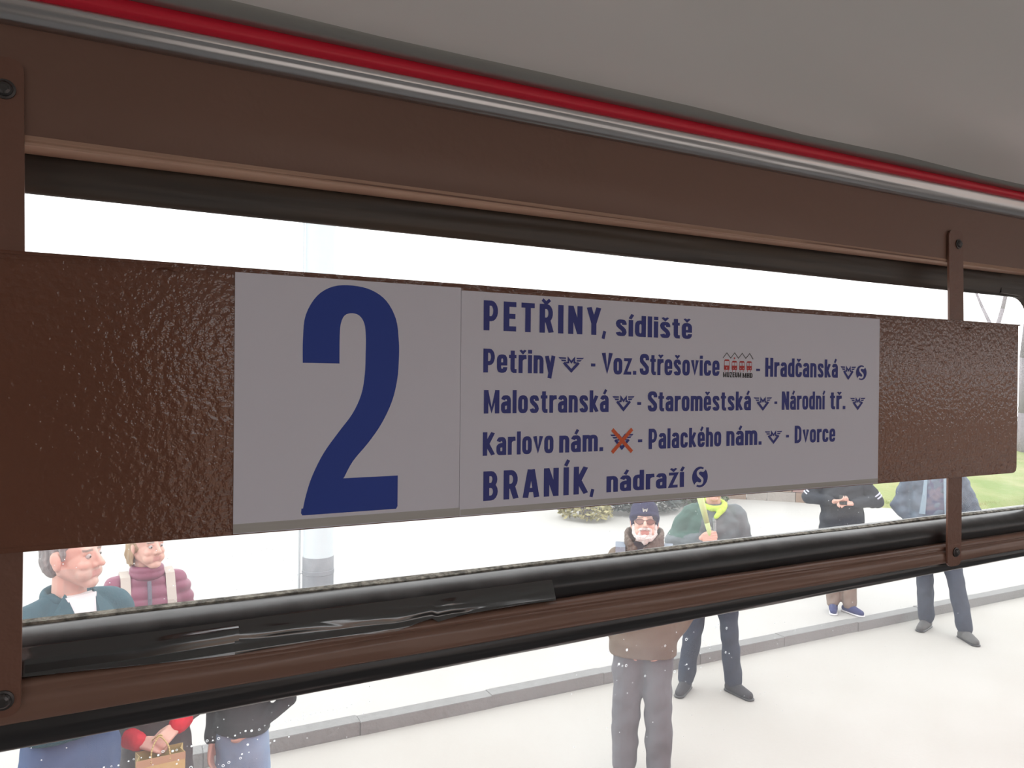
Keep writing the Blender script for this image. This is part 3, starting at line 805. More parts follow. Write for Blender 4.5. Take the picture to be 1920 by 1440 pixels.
# lawn: a low uneven bank of turf
V, Fc = [], []
NX, NY = 60, 26
for i in range(NX + 1):
    for j in range(NY + 1):
        x = 12.05 + 34 * i / NX
        y = 8.62 + 0.0 * x + max(0, 13.7 - x) * 1.0 + (5.5 - 0.0 * x) * (j / NY) ** 1.4
        z = 0.07 + (0.05 + 0.06 * min(1, j / 3) + 0.10 * noise.noise(Vector((x * 0.5, y * 0.5, 0)))) * min(1, j) + 0.02 * j
        V.append((x, y, z))
for i in range(NX):
    for j in range(NY):
        a = i * (NY + 1) + j
        Fc.append((a, a + NY + 1, a + NY + 2, a + 1))
tag(mesh_obj('lawn', V, Fc, M['grass'], smooth=True), kind='structure')
# blades: tufts of grass
rg = random.Random(11)
V, Fc = [], []
for i in range(9000):
    x = rg.uniform(12.4, 16.8); y = 8.7 + max(0, 13.7 - x) + rg.random() ** 1.5 * 1.5
    zb = 0.10 + 0.08 * min(1, (y - 8.7) / 2)
    a = rg.uniform(0, 6.28); l = rg.uniform(0.04, 0.12); b = rg.uniform(0, 6.28); wd = 0.006
    n = len(V)
    V += [(x - wd * math.cos(a), y - wd * math.sin(a), zb), (x + wd * math.cos(a), y + wd * math.sin(a), zb), (x + l * 0.5 * math.cos(b), y + l * 0.5 * math.sin(b), zb + l)]
    Fc.append((n, n + 1, n + 2))
tag(mesh_obj('grass_tufts', V, Fc, mat('grass_blade', (0.26, 0.34, 0.08), 0.8, var=1.0, vscale=2, col2=(0.42, 0.40, 0.18))), 'short rough grass growing on the bank at the right', 'grass', kind='stuff')

# shrubs and hedges
def shrub(name, x, y, z, sx, sy, sz, n, col, col2, label, seed, leaf=0.05, group=None):
    rr_ = random.Random(seed)
    root = tag(empty(name, (x, y, z)), label, 'shrub', group)
    V, Fc = [], []
    for i in range(14):
        a = rr_.uniform(0, 6.28); t = rr_.uniform(0.3, 0.9)
        tube(V, Fc, (0.15 * sx * math.cos(a), 0.15 * sy * math.sin(a), 0), (t * sx * math.cos(a), t * sy * math.sin(a), sz * rr_.uniform(0.5, 0.95)), 0.018, 0.005, 5)
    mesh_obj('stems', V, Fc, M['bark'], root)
    V, Fc = [], []
    for i in range(n):
        th = rr_.uniform(0, 2 * math.pi); u = rr_.uniform(0, 1)
        rad = 0.75 + 0.3 * rr_.random()
        zz = math.sin(u * math.pi * 0.5)
        cr = math.sqrt(max(0, 1 - zz * zz)) ** 0.6
        cxx = Vector((sx * rad * cr * math.cos(th), sy * rad * cr * math.sin(th), sz * (0.05 + 0.95 * zz * rad)))
        d1 = Vector([rr_.gauss(0, 1) for _ in range(3)]).normalized(); d2 = d1.orthogonal().normalized()
        l = leaf * rr_.uniform(0.6, 1.4)
        n0 = len(V)
        V += [tuple(cxx - d1 * l), tuple(cxx + d2 * l * 0.4), tuple(cxx + d1 * l), tuple(cxx - d2 * l * 0.4)]
        Fc.append((n0, n0 + 1, n0 + 2, n0 + 3))
    mf = mat('foliage', col, 0.7, var=1.0, vscale=5, col2=col2)
    tag(mesh_obj('foliage', V, Fc, mf, root), kind='stuff')
    return root
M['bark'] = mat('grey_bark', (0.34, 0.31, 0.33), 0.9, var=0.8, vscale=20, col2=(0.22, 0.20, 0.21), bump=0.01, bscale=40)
shrub('shrub', 6.95, 10.9, 0.08, 0.42, 0.5, 1.1, 3500, (0.30, 0.28, 0.13), (0.42, 0.38, 0.2), 'yellowish leafless-looking shrub behind the bearded man, left of the dark bush', 1)
shrub('shrub', 8.25, 11.1, 0.08, 0.78, 0.6, 1.5, 9000, (0.055, 0.075, 0.075), (0.12, 0.13, 0.12), 'dark blue-green bush directly behind the navy knitted hat', 2)
shrub('shrub', 9.75, 11.3, 0.08, 0.55, 0.6, 1.5, 8000, (0.075, 0.115, 0.065), (0.16, 0.19, 0.10), 'mid-green bush behind the person with the pale green rod', 3)

lw = tag(empty('garden_wall', (10.25, 12.15, 0.08)), 'low reddish stone garden wall beyond the pavement, left of the phone holder', 'wall')
rw = random.Random(8)
M['stone'] = [mat('wall_stone_%s' % nm, cc, 0.9, bump=0.01, bscale=20) for nm, cc in (('red', (0.34, 0.22, 0.20)), ('grey', (0.36, 0.33, 0.30)), ('brown', (0.30, 0.22, 0.17)))]
wdir = Vector((1.75, -1.75, 0)).normalized(); wn = Vector((-wdir.y, wdir.x, 0))
protos = []
for kk in range(6):
    ln = 0.34 + 0.05 * kk
    V, Fc = [], []
    box_geo(0.006, ln - 0.006, 0, 0.30, 0.0, 0.19, V, Fc)
    V = [(v[0] * wdir.x + v[1] * wn.x, v[0] * wdir.y + v[1] * wn.y, v[2]) for v in V]
    me = bpy.data.meshes.new('stone'); me.from_pydata(V, [], Fc); me.materials.append(M['stone'][kk % 3])
    protos.append((ln, me))
for row in range(5):
    d = -0.12 * (row % 2) - 0.3
    while d < 2.3:
        ln, me = rw.choice(protos)
        o = bpy.data.objects.new('stone', me); COL.objects.link(o); o.parent = lw
        o.location = (wdir.x * d + wn.x * rw.uniform(-0.015, 0.015), wdir.y * d, row * 0.2)
        d += ln

# bare trees standing beyond the lawn
def tree(x, y, z, hgt, r, seed, label, lean=(0, 0), fork=2, depth=6, bare=0.28):
    rr_ = random.Random(seed)
    root = tag(empty('bare_tree', (x, y, z)), label, 'tree', None)
    VT, FT, VB, FB = [], [], [], []
    def grow(p, d, ln, rad, lv):
        segs = 3
        for s_ in range(segs):
            q_ = p + d * ln / segs
            r2 = rad * (0.86 if s_ < segs - 1 else 0.8)
            tube(VT if lv == 0 else VB, FT if lv == 0 else FB, p, q_, rad, r2, 8 if lv < 2 else 4)
            p, rad = q_, r2
            d = (d + Vector((rr_.gauss(0, .10), rr_.gauss(0, .10), rr_.gauss(0.02, .06)))).normalized()
            if lv >= 2 and rr_.random() < 0.6 and lv < depth:
                dd = (d + Vector((rr_.gauss(0, .6), rr_.gauss(0, .6), rr_.gauss(0, .4)))).normalized()
                grow(p, dd, ln * 0.55, rad * 0.5, max(lv + 2, depth - 1))
        if lv < depth:
            for k in range(2 if lv != 1 else 3):
                dd = (d + Vector((rr_.gauss(0, .5), rr_.gauss(0, .5), rr_.gauss(0.10, .25)))).normalized()
                grow(p, dd, ln * rr_.uniform(0.62, 0.82), rad * rr_.uniform(0.55, 0.72), lv + 1)
    grow(Vector((0, 0, 0)), Vector((lean[0], lean[1], 1)).normalized(), hgt * bare, r, 0)
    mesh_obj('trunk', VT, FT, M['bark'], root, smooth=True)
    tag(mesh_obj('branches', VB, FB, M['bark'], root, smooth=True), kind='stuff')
    return root
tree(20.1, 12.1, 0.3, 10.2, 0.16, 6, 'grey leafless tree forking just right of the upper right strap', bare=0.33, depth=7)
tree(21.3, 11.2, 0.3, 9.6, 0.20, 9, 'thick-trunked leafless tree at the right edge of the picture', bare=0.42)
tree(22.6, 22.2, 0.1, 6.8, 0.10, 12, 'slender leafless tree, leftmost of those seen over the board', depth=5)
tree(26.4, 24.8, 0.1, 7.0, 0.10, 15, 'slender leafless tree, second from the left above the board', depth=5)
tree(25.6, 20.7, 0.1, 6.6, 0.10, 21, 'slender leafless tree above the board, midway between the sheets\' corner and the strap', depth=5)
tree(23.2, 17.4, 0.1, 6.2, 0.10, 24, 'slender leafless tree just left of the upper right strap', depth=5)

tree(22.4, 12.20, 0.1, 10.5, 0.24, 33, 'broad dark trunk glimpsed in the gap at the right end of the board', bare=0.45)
hg = tag(empty('bare_hedge', (18.5, 16.5, 0.08)), 'long grey leafless hedge far beyond the lawn', 'hedge')
rh = random.Random(77)
V, Fc = [], []
for i in range(2600):
    t = rh.random()
    bx_, by_ = t * 12.5, -t * 4.5 + rh.uniform(-0.4, 0.4)
    p_ = Vector((bx_, by_, 0)); hh = rh.uniform(0.9, 2.1)
    q_ = p_ + Vector((rh.gauss(0, .25), rh.gauss(0, .25), hh))
    tube(V, Fc, p_, q_, 0.014, 0.004, 3)
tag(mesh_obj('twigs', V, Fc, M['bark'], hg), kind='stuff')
# parked white car, far behind
def car(x, y, rz, col, label):
    root = tag(empty('car', (x, y, 0.08), rz), label, 'car')
    mc = mat('car_paint', col, 0.25, spec=0.6)
    prof = [(-2.1, 0.35), (-2.12, 0.75), (-1.95, 0.95), (-1.1, 1.02), (-0.55, 1.42), (0.95, 1.45), (1.65, 1.0), (2.1, 0.92), (2.15, 0.4), (1.9, 0.28), (-1.9, 0.28)]
    V, Fc = [], []
    n = len(prof)
    for yy in (-0.84, 0.84):
        for a, b in prof:
            V.append((a, yy * (0.82 if b > 1.3 else 1), b))
    Fc = [tuple(range(n)), tuple(range(2 * n - 1, n - 1, -1))] + [(i, i + n, (i + 1) % n + n, (i + 1) % n) for i in range(n)]
    o = mesh_obj('body', V, Fc, mc, root)
    bm = bmesh.new(); bm.from_mesh(o.data); bmesh.ops.recalc_face_normals(bm, faces=bm.faces[:])
    bmesh.ops.bevel(bm, geom=bm.edges[:], offset=0.05, segments=2, affect='EDGES'); bm.to_mesh(o.data); bm.free()
    mg = mat('car_glass', (0.03, 0.035, 0.04), 0.1)
    for s_ in (-1, 1):
        pts = [(-0.95, 1.04), (-0.5, 1.36), (0.85, 1.38), (1.3, 1.06)]
        V = [(a, s_ * (0.845 - 0.14 * (b - 1.04) / 0.34), b) for a, b in pts] + [(a, s_ * (0.80 - 0.14 * (b - 1.04) / 0.34), b) for a, b in pts]
        mesh_obj('side_window', V, [(0, 1, 2, 3), (7, 6, 5, 4), (0, 4, 5, 1), (1, 5, 6, 2), (2, 6, 7, 3), (3, 7, 4, 0)], mg, root)
        for xx in (-1.3, 1.35):
            V, Fc = [], []
            tube(V, Fc, (xx, s_ * 0.68, 0.31), (xx, s_ * 0.86, 0.31), 0.31, 0.31, 20)
            wh = mesh_obj('wheel', V, Fc, M['rubber'], root)
            V, Fc = [], []
            tube(V, Fc, (xx, s_ * 0.80, 0.31), (xx, s_ * 0.87, 0.31), 0.18, 0.17, 14)
            mesh_obj('hub_cap', V, Fc, M['grey_flange'], wh)
    return root
car(18.6, 14.2, math.radians(-30), (0.75, 0.77, 0.80), 'white car parked beyond the grass between the phone holder and the next person')
car(13.6, 15.0, math.radians(-35), (0.75, 0.76, 0.78), 'white car parked behind the low stone wall')

# ------------------------------------------------------------------ people
def g_sphere(c_, r, sc_=(1, 1, 1), rot=None, N=12):
    V, Fc = [], []
    V.append(Vector((0, 0, 1)))
    for i in range(1, N):
        p = math.pi * i / N
        for k in range(2 * N):
            a = math.pi * k / N
            V.append(Vector((math.sin(p) * math.cos(a), math.sin(p) * math.sin(a), math.cos(p))))
    V.append(Vector((0, 0, -1)))
    n2_ = 2 * N
    for k in range(n2_):
        Fc.append((0, 1 + k, 1 + (k + 1) % n2_))
    for i in range(N - 2):
        for k in range(n2_):
            a = 1 + i * n2_ + k; b = 1 + i * n2_ + (k + 1) % n2_
            Fc.append((a, a + n2_, b + n2_, b))
    l = len(V) - 1
    for k in range(n2_):
        Fc.append((l, l - n2_ + (k + 1) % n2_, l - n2_ + k))
    R_m = rot or Matrix.Identity(3)
    V = [R_m @ Vector((v.x * sc_[0] * r, v.y * sc_[1] * r, v.z * sc_[2] * r)) + Vector(c_) for v in V]
    return V, Fc

def g_cap(p0, r0, p1, r1, N=14, flat=1.0, fdir=None):
    """tapered capsule; `flat` squeezes the section along fdir"""
    p0, p1 = Vector(p0), Vector(p1)
    d = p1 - p0
    L = d.length
    d = d / L if L > 1e-6 else Vector((0, 0, 1))
    if fdir is not None:
        b = (Vector(fdir) - d * Vector(fdir).dot(d)).normalized(); a = b.cross(d)
    else:
        a = d.orthogonal().normalized(); b = d.cross(a)
    rings = []
    H = 5
    for i in range(H + 1):
        t = math.pi / 2 * i / H
        rings.append((-r0 * math.cos(t), r0 * math.sin(t)))
    for i in range(H + 1):
        t = math.pi / 2 * i / H
        rings.append((L + r1 * math.sin(t), r1 * math.cos(t)))
    V, Fc = [], []
    for s_, r in rings:
        r = max(r, 1e-4)
        for k in range(N):
            t = 2 * math.pi * k / N
            V.append(p0 + d * s_ + a * r * math.cos(t) + b * r * flat * math.sin(t))
    for i in range(len(rings) - 1):
        for k in range(N):
            j = (k + 1) % N
            Fc.append((i * N + k, i * N + j, (i + 1) * N + j, (i + 1) * N + k))
    Fc.append(tuple(range(N - 1, -1, -1))); Fc.append(tuple((len(rings) - 1) * N + k for k in range(N)))
    return V, Fc

def g_loft(rings, N=28, pw=2.4):
    """rings [(cx, cy, z, rx, ry)] bottom to top, superelliptic"""
    V, Fc = [], []
    for cx, cy, z, rx, ry in rings:
        for k in range(N):
            t = 2 * math.pi * k / N
            co, si = math.cos(t), math.sin(t)
            V.append(Vector((cx + rx * abs(co) ** (2 / pw) * (1 if co > 0 else -1), cy + ry * abs(si) ** (2 / pw) * (1 if si > 0 else -1), z)))
    for i in range(len(rings) - 1):
        for k in range(N):
            j = (k + 1) % N
            Fc.append((i * N + k, i * N + j, (i + 1) * N + j, (i + 1) * N + k))
    Fc.append(tuple(range(N - 1, -1, -1))); Fc.append(tuple((len(rings) - 1) * N + k for k in range(N)))
    return V, Fc

def g_hull(pts):
    bm = bmesh.new()
    for p in pts: bm.verts.new(p)
    r = bmesh.ops.convex_hull(bm, input=bm.verts[:])
    bmesh.ops.delete(bm, geom=[v for v in bm.verts if not v.link_faces], context='VERTS')
    bm.verts.index_update()
    V = [v.co.copy() for v in bm.verts]; Fc = [tuple(v.index for v in f.verts) for f in bm.faces]
    bm.free()
    return V, Fc

def merge(prims, voxel, smooth_n=4, disp=None, mats=None, name='mesh', parent=None, region=None, fac=0.5):
    """unite overlapping closed pieces into ONE continuous skin, then relax it and give it folds"""
    V, Fc = [], []
    for v, f in prims:
        n = len(V)
        V += [tuple(p) for p in v]
        Fc += [tuple(n + i for i in g) for g in f]
    me = bpy.data.meshes.new(name)
    me.from_pydata(V, [], Fc); me.update()
    o = bpy.data.objects.new(name, me)
    COL.objects.link(o)
    md = o.modifiers.new('r', 'REMESH'); md.mode = 'VOXEL'; md.voxel_size = voxel
    if smooth_n:
        ms = o.modifiers.new('s', 'SMOOTH'); ms.factor = fac; ms.iterations = smooth_n
    dg = bpy.context.evaluated_depsgraph_get()
    me2 = bpy.data.meshes.new_from_object(o.evaluated_get(dg))
    me2.name = name
    o.modifiers.clear(); o.data = me2
    bpy.data.meshes.remove(me)
    if disp:
        ns = [v.normal.copy() for v in me2.vertices]
        for v, nn in zip(me2.vertices, ns):
            v.co += nn * disp(v.co, nn)
    me2.materials.clear()
    ml = mats if isinstance(mats, (list, tuple)) else [mats]
    for mm in ml: me2.materials.append(mm)
    for p in me2.polygons: p.use_smooth = True
    if region:
        for p in me2.polygons:
            p.material_index = region(p.center)
    if parent: o.parent = parent
    return o

def folds(amp=0.006, sx=7, sz=16, seed=0.0):
    return lambda p, n: amp * (noise.noise(Vector((p.x * sx + seed, p.y * sx, p.z * sz + p.x * 6))) * 1.4 + 0.5 * noise.noise(Vector((p.x * sx * 3, p.y * sx * 3 + seed, p.z * sz * 1.5))))

def rotm(yaw=0, pitch=0, roll=0):
    return Matrix.Rotation(yaw, 3, 'Z') @ Matrix.Rotation(pitch, 3, 'X') @ Matrix.Rotation(roll, 3, 'Y')

def head_prims(hc, Rm, k, beard=False, woman=False, nose=1.0):
    P = []
    f = lambda x, y, z: Vector(hc) + Rm @ (Vector((x, y, z)) * k)
    S_ = lambda c_, r, s_=(1, 1, 1), rt=None: P.append(g_sphere(f(*c_), r * k, s_, Rm @ (rt or Matrix.Identity(3))))
    C_ = lambda a, r0, b, r1, **kw: P.append(g_cap(f(*a), r0 * k, f(*b), r1 * k, **kw))
    S_((0, -0.018, 0.030), 1, (0.076, 0.096, 0.088))
    S_((0, 0.022, -0.025), 1, (0.063, 0.068, 0.082))
    wj = 0.048 if woman else 0.056
    C_((-wj, -0.005, -0.045), 0.022, (-0.016, 0.062, -0.098), 0.018)
    C_((wj, -0.005, -0.045), 0.022, (0.016, 0.062, -0.098), 0.018)
    C_((0, 0.04, -0.085), 0.030, (0, 0.066, -0.098), 0.020)
    C_((-0.030, 0.055, -0.060), 0.030, (0.030, 0.055, -0.060), 0.030)
    C_((-0.036, 0.070, 0.026), 0.013, (0.036, 0.070, 0.026), 0.013)       # brow
    S_((-0.036, 0.062, -0.028), 0.022); S_((0.036, 0.062, -0.028), 0.022)  # cheeks
    C_((0, 0.082, 0.016), 0.009, (0, 0.082 + 0.026 * nose, -0.026), 0.0125 * nose)
    S_((-0.012, 0.092, -0.032), 0.0085); S_((0.012, 0.092, -0.032), 0.0085)
    C_((-0.019, 0.078, -0.059), 0.0070, (0.019, 0.078, -0.059), 0.0070)
    for s_ in (-1, 1):
        C_((s_ * 0.018, 0.078, 0.015), 0.0065, (s_ * 0.043, 0.070, 0.014), 0.0065)
        C_((s_ * 0.018, 0.076, -0.007), 0.006, (s_ * 0.042, 0.070, -0.006), 0.006)
    C_((-0.016, 0.077, -0.069), 0.0075, (0.016, 0.077, -0.069), 0.0075)
    for s_ in (-1, 1):
        S_((s_ * 0.079, -0.012, -0.008), 1, (0.010, 0.021, 0.034), Matrix.Rotation(0.25 * -s_, 3, 'Z'))
        S_((s_ * 0.083, -0.020, 0.004), 1, (0.008, 0.014, 0.024))
    return P, f

def hand_prims(wrist, d, up, k=1.0, curl=0.6, side=1, thumb=0.5):
    """palm with four unequal bent fingers and a thumb; d = hand direction, up = back of the hand"""
    P = []
    wrist, d, up = Vector(wrist), Vector(d).normalized(), Vector(up)
    up = (up - d * up.dot(d)).normalized()
    sd = d.cross(up) * side          # towards the thumb
    pc = wrist + d * 0.045 * k
    for o_ in (-0.027, -0.009, 0.009, 0.027):
        P.append(g_cap(wrist + sd * o_ * 0.7 * k + d * 0.01 * k, 0.014 * k, wrist + sd * o_ * k + d * 0.078 * k, 0.0115 * k, N=10))
    for o_, ln in ((0.029, 0.92), (0.0098, 1.0), (-0.0098, 0.95), (-0.029, 0.76)):
        p = wrist + sd * o_ * k + d * 0.080 * k
        ang = curl * 0.7
        for seg, r0, r1 in ((0.038, .0098, .0090), (0.026, .0090, .0082), (0.020, .0082, .0070)):
            dd = d * math.cos(ang) - up * math.sin(ang)
            q_ = p + dd * seg * ln * k
            P.append(g_cap(p, r0 * k, q_, r1 * k, N=10))
            p = q_; ang += curl
    p = wrist + sd * 0.026 * k + d * 0.022 * k
    dd = (d * 0.7 + sd * (0.9 - thumb) - up * (0.2 + thumb * 0.6)).normalized()
    q_ = p + dd * 0.042 * k
    P.append(g_cap(p, 0.0145 * k, q_, 0.0105 * k, N=10))
    dd = (dd + d * 0.5 - up * thumb * 0.6 - sd * thumb * 0.6).normalized()
    P.append(g_cap(q_, 0.0105 * k, q_ + dd * 0.030 * k, 0.0085 * k, N=10))
    return P

SKIN = mat('skin', (0.66, 0.41, 0.325), 0.5, var=0.5, vscale=18, col2=(0.69, 0.38, 0.315))
LIP = mat('lips', (0.56, 0.27, 0.235), 0.45)
BROW = mat('brow_hair', (0.30, 0.24, 0.20), 0.8)
STUB = mat('stubbled_skin', (0.60, 0.41, 0.335), 0.6, var=0.6, vscale=60, col2=(0.50, 0.37, 0.32))
EYEW = mat('eye_white', (0.46, 0.42, 0.40), 0.35)
IRIS = mat('iris', (0.05, 0.04, 0.03), 0.2)

def person(label, x, y, z0, H, face, head_yaw=0, head_pitch=0, arms=None, legs=None, jacket=None, trousers=None, shoes=None,
           bulk=1.0, hem=0.80, bellyr=1.0, puff=None, hands=(None, None), vox=0.006, detail=True, stub=False, woman=False, shirt=None,
           legr=1.0, sleeve=1.0, collar=None, hem_flare=1.0, jfold=0.006, sole=None, soften=False):
    """standing figure; local +Y is its front, +X its right-hand side"""
    k = H / 1.75
    root = empty('person', (x, y, z0), face)
    tag(root, label, 'person')
    J = {}
    arms = arms or {}
    legs = legs or {}
    for s_, nm in ((1, 'r'), (-1, 'l')):
        J['sh' + nm] = Vector((s_ * 0.175 * (0.92 if woman else 1), -0.005, 1.40)) * k
        J['el' + nm] = Vector(arms.get('el' + nm, (s_ * 0.235, -0.03, 1.12))) * k
        J['wr' + nm] = Vector(arms.get('wr' + nm, (s_ * 0.235, 0.04, 0.87))) * k
        J['hip' + nm] = Vector((s_ * 0.085, 0, 0.90)) * k
        ft = legs.get('ft' + nm, (s_ * 0.10, 0.0))
        J['an' + nm] = Vector((ft[0], ft[1], 0.085)) * k
        J['kn' + nm] = (J['hip' + nm] + J['an' + nm]) / 2 + Vector((0, 0.025, 0.02)) * k
    hc = Vector((0, 0.012, 1.627)) * k
    Rm = rotm(head_yaw, head_pitch)
    P, f = head_prims(hc, Rm, k, woman=woman)
    P.append(g_cap(hc + Rm @ Vector((0, -0.02, -0.05)) * k, 0.053 * k, Vector((0, -0.02, 1.42)) * k, 0.062 * k))
    P.append(g_loft([(0, 0, .86 * k, .15 * k, .09 * k), (0, 0, 1.05 * k, .135 * k, .085 * k), (0, 0, 1.25 * k, .155 * k, .095 * k), (0, -.005 * k, 1.40 * k, .15 * k, .08 * k), (0, -.01 * k, 1.45 * k, .07 * k, .06 * k)]))
    for s_, nm in ((1, 'r'), (-1, 'l')):
        P.append(g_cap(J['sh' + nm], 0.048 * k, J['el' + nm], 0.038 * k))
        P.append(g_cap(J['el' + nm], 0.037 * k, J['wr' + nm], 0.026 * k))
        P.append(g_cap(J['hip' + nm], 0.078 * k, J['kn' + nm], 0.052 * k))
        _a = J['an' + nm]; _t = legs.get('tw' + nm, s_ * 0.25)
        P.append(g_cap(J['kn' + nm], 0.05 * k, _a, 0.030 * k))
        P.append(g_cap(_a - Vector((0, 0, 0.02)), 0.028 * k, Vector((_a.x + 0.10 * k * math.sin(_t), _a.y + 0.10 * k * math.cos(_t), 0.036)), 0.020 * k))
        hd = hands[0 if nm == 'r' else 1]
        if hd is None:
            hd = dict(d=(J['wr' + nm] - J['el' + nm]), up=Vector((s_, 0, 0.1)), curl=0.35)
        P += hand_prims(J['wr' + nm] + Vector(hd['d']).normalized() * 0.012 * k, hd['d'], hd['up'], k, hd.get('curl', 0.5), hd.get('side', 1), hd.get('thumb', 0.4))
    inv = Rm.inverted()
    def region(c_):
        q_ = inv @ (Vector(c_) - hc) / k
        if abs(q_.x) < 0.023 and 0.074 < q_.y and -0.078 < q_.z < -0.053: return 1
        if q_.y > 0.065 and 0.022 < q_.z < 0.031 and 0.012 < abs(q_.x) < 0.048: return 2
        if stub and q_.y > -0.01 and q_.z < -0.035 - (0.0 if abs(q_.x) > 0.03 else 0.006) and q_.z > -0.13: return 3
        return 0
    body = merge(P, vox * (1 if detail else 1.5), 2, None, [SKIN, LIP, BROW, STUB], 'body', root, region, fac=0.4)
    for s_ in (-1, 1):
        v, fc = g_sphere(f(s_ * 0.030, 0.0745, 0.004), 0.0112 * k, N=8)
        e = mesh_obj('eye', v, fc, EYEW, body, smooth=True)
        v, fc = g_sphere(f(s_ * 0.030 , 0.0812, 0.003), 0.0058 * k, N=6)
        mesh_obj('iris', v, fc, IRIS, e if False else body, smooth=True)
    # trousers
    if trousers:
        P = [g_loft([(0, 0, .80 * k, .155 * k, .105 * k), (0, 0, .92 * k, .165 * k * bellyr, .112 * k * bellyr), (0, 0, 1.02 * k, .15 * k * bellyr, .105 * k * bellyr)])]
        for s_, nm in ((1, 'r'), (-1, 'l')):
            P.append(g_cap(J['hip' + nm] + Vector((0, 0, -0.02)), 0.092 * k * legr, J['kn' + nm], 0.072 * k * legr))
            a = J['an' + nm] + Vector((0, -0.008, 0.0)) * k
            d = (a - J['kn' + nm]).normalized()
            P.append(g_cap(J['kn' + nm], 0.071 * k * legr, a - d * 0.02, 0.068 * k * legr))
        merge(P, 0.010, 3, folds(0.009, 8, 11, seed=x), trousers, 'trousers', root)
    if shoes:
        for s_, nm in ((1, 'r'), (-1, 'l')):
            a = J['an' + nm]
            tw = legs.get('tw' + nm, s_ * 0.25)
            fd = Vector((math.sin(tw), math.cos(tw), 0))
            fl = Vector((a.x, a.y, 0))
            P = [g_cap(fl - fd * 0.045 * k + Vector((0, 0, .040)), 0.038 * k, fl + fd * 0.06 * k + Vector((0, 0, .045)), 0.044 * k),
                 g_cap(fl + fd * 0.05 * k + Vector((0, 0, .045)), 0.045 * k, fl + fd * 0.15 * k + Vector((0, 0, .034)), 0.033 * k),
                 g_cap(fl + Vector((0, 0, .05)), 0.046 * k, fl - fd * 0.005 + Vector((0, 0, .12 * k)), 0.046 * k)]
            sh = merge(P, 0.006, 2, lambda p, n: (-(0.012 - p.z) / max(0.3, abs(n.z)) * -1 if p.z < 0.012 and n.z < -0.5 else 0) * 0, shoes, 'shoe', root)
            for v in sh.data.vertices: v.co.z = max(v.co.z, 0.012)
            P = [g_cap(fl - fd * 0.05 * k + Vector((0, 0, .010)), 0.040 * k, fl + fd * 0.15 * k + Vector((0, 0, .010)), 0.042 * k, flat=0.35, fdir=(0, 0, 1), N=20)]
            so = merge(P, 0.005, 1, None, sole or M['rubber'], 'sole', sh)
            for v in so.data.vertices: v.co.z = min(max(v.co.z, 0.001), 0.024)
            # laces
            V, Fc = [], []
            pr = Vector((fd.y, -fd.x, 0))
            for i in range(4):
                cpt = fl + fd * (0.045 + 0.024 * i) * k + Vector((0, 0, 0.088 - 0.007 * i))
                tube(V, Fc, cpt - pr * 0.02, cpt + pr * 0.02 , 0.003, 0.003, 5)
            mesh_obj('laces', V, Fc, sole or M['rubber'], sh)
    # jacket
    jk = None
    if jacket:
        b = bulk
        P = [g_loft([(0, 0, hem * k, .172 * k * b * hem_flare * bellyr, .125 * k * b * bellyr), (0, 0, (hem + .08) * k, .178 * k * b * hem_flare * bellyr, .130 * k * b * bellyr), (0, 0, 1.06 * k, .165 * k * b * bellyr, .125 * k * b * bellyr), (0, 0, 1.22 * k, .175 * k * b, .125 * k * b),
                     (0, -.005 * k, 1.36 * k, .175 * k * b, .115 * k * b), (0, -.012 * k, 1.43 * k, .125 * k * b, .092 * k * b), (0, -.018 * k, 1.475 * k, .078 * k, .074 * k)])]
        for s_, nm in ((1, 'r'), (-1, 'l')):
            sh_ = J['sh' + nm] + Vector((-s_ * 0.01, 0, -0.005)) * k
            P.append(g_cap(sh_, 0.068 * k * b, J['el' + nm], 0.056 * k * sleeve * b))
            P.append(g_cap(Vector((s_ * 0.05, -0.02, 1.455)) * k, 0.042 * k, Vector((s_ * 0.15, -0.01, 1.425)) * k, 0.050 * k * b))
            d = (J['wr' + nm] - J['el' + nm]).normalized()
            P.append(g_cap(J['el' + nm], 0.056 * k * sleeve * b, J['wr' + nm] - d * 0.028 * k, 0.042 * k * sleeve))
        jk = merge(P, 0.008 if detail else 0.010, 4, puff or folds(jfold, 7, 14, seed=x * 3), jacket, 'jacket', root)
    return dict(root=root, k=k, J=J, hc=hc, Rm=Rm, f=f, body=body, jacket=jk)

def hood_hair(pp, prims, m, name='hair', disp=None, vox=0.005, sm=2):
    return merge(prims, vox, sm, disp, m, name, pp['root'])

def facing(x, y, phi):
    """rotation that turns local +Y towards the tram window, then phi to the picture's right"""
    a = math.atan2(-y, -x)
    dx, dy = math.cos(a + phi), math.sin(a + phi)
    return math.atan2(-dx, dy)
D2R = math.radians

# 1 -- man in the teal jacket, grey hair, looking to the right
tealj = mat('teal_wool', (0.018, 0.068, 0.092), 0.85, var=0.4, vscale=40, col2=(0.03, 0.10, 0.125), bump=0.002, bscale=150)
jeans = mat('blue_denim', (0.05, 0.095, 0.21), 0.85, var=0.5, vscale=12, col2=(0.10, 0.15, 0.27))
x, y = -0.215, 3.42
p1 = person('man in a teal wool jacket and white T-shirt, short grey hair, looking right', x, y, 0, 1.87, facing(x, y, D2R(28)), head_yaw=D2R(27), head_pitch=D2R(2),
            jacket=tealj, trousers=jeans, shoes=mat('brown_shoes', (0.08, 0.05, 0.03), 0.5), hem=0.99, vox=0.0048, stub=True, bulk=1.05, legs=dict(ftr=(0.11, 0), ftl=(-0.11, 0.02)),
            arms=dict(elr=(0.225, -0.12, 1.13), wrr=(0.07, -0.22, 0.99), ell=(-0.215, -0.13, 1.13), wrl=(-0.09, -0.20, 0.96)), hands=(dict(d=(-1, -0.1, 0), up=(0, -1, 0), curl=0.4), dict(d=(1, -0.15, -0.2), up=(0, -1, 0), curl=0.4)))
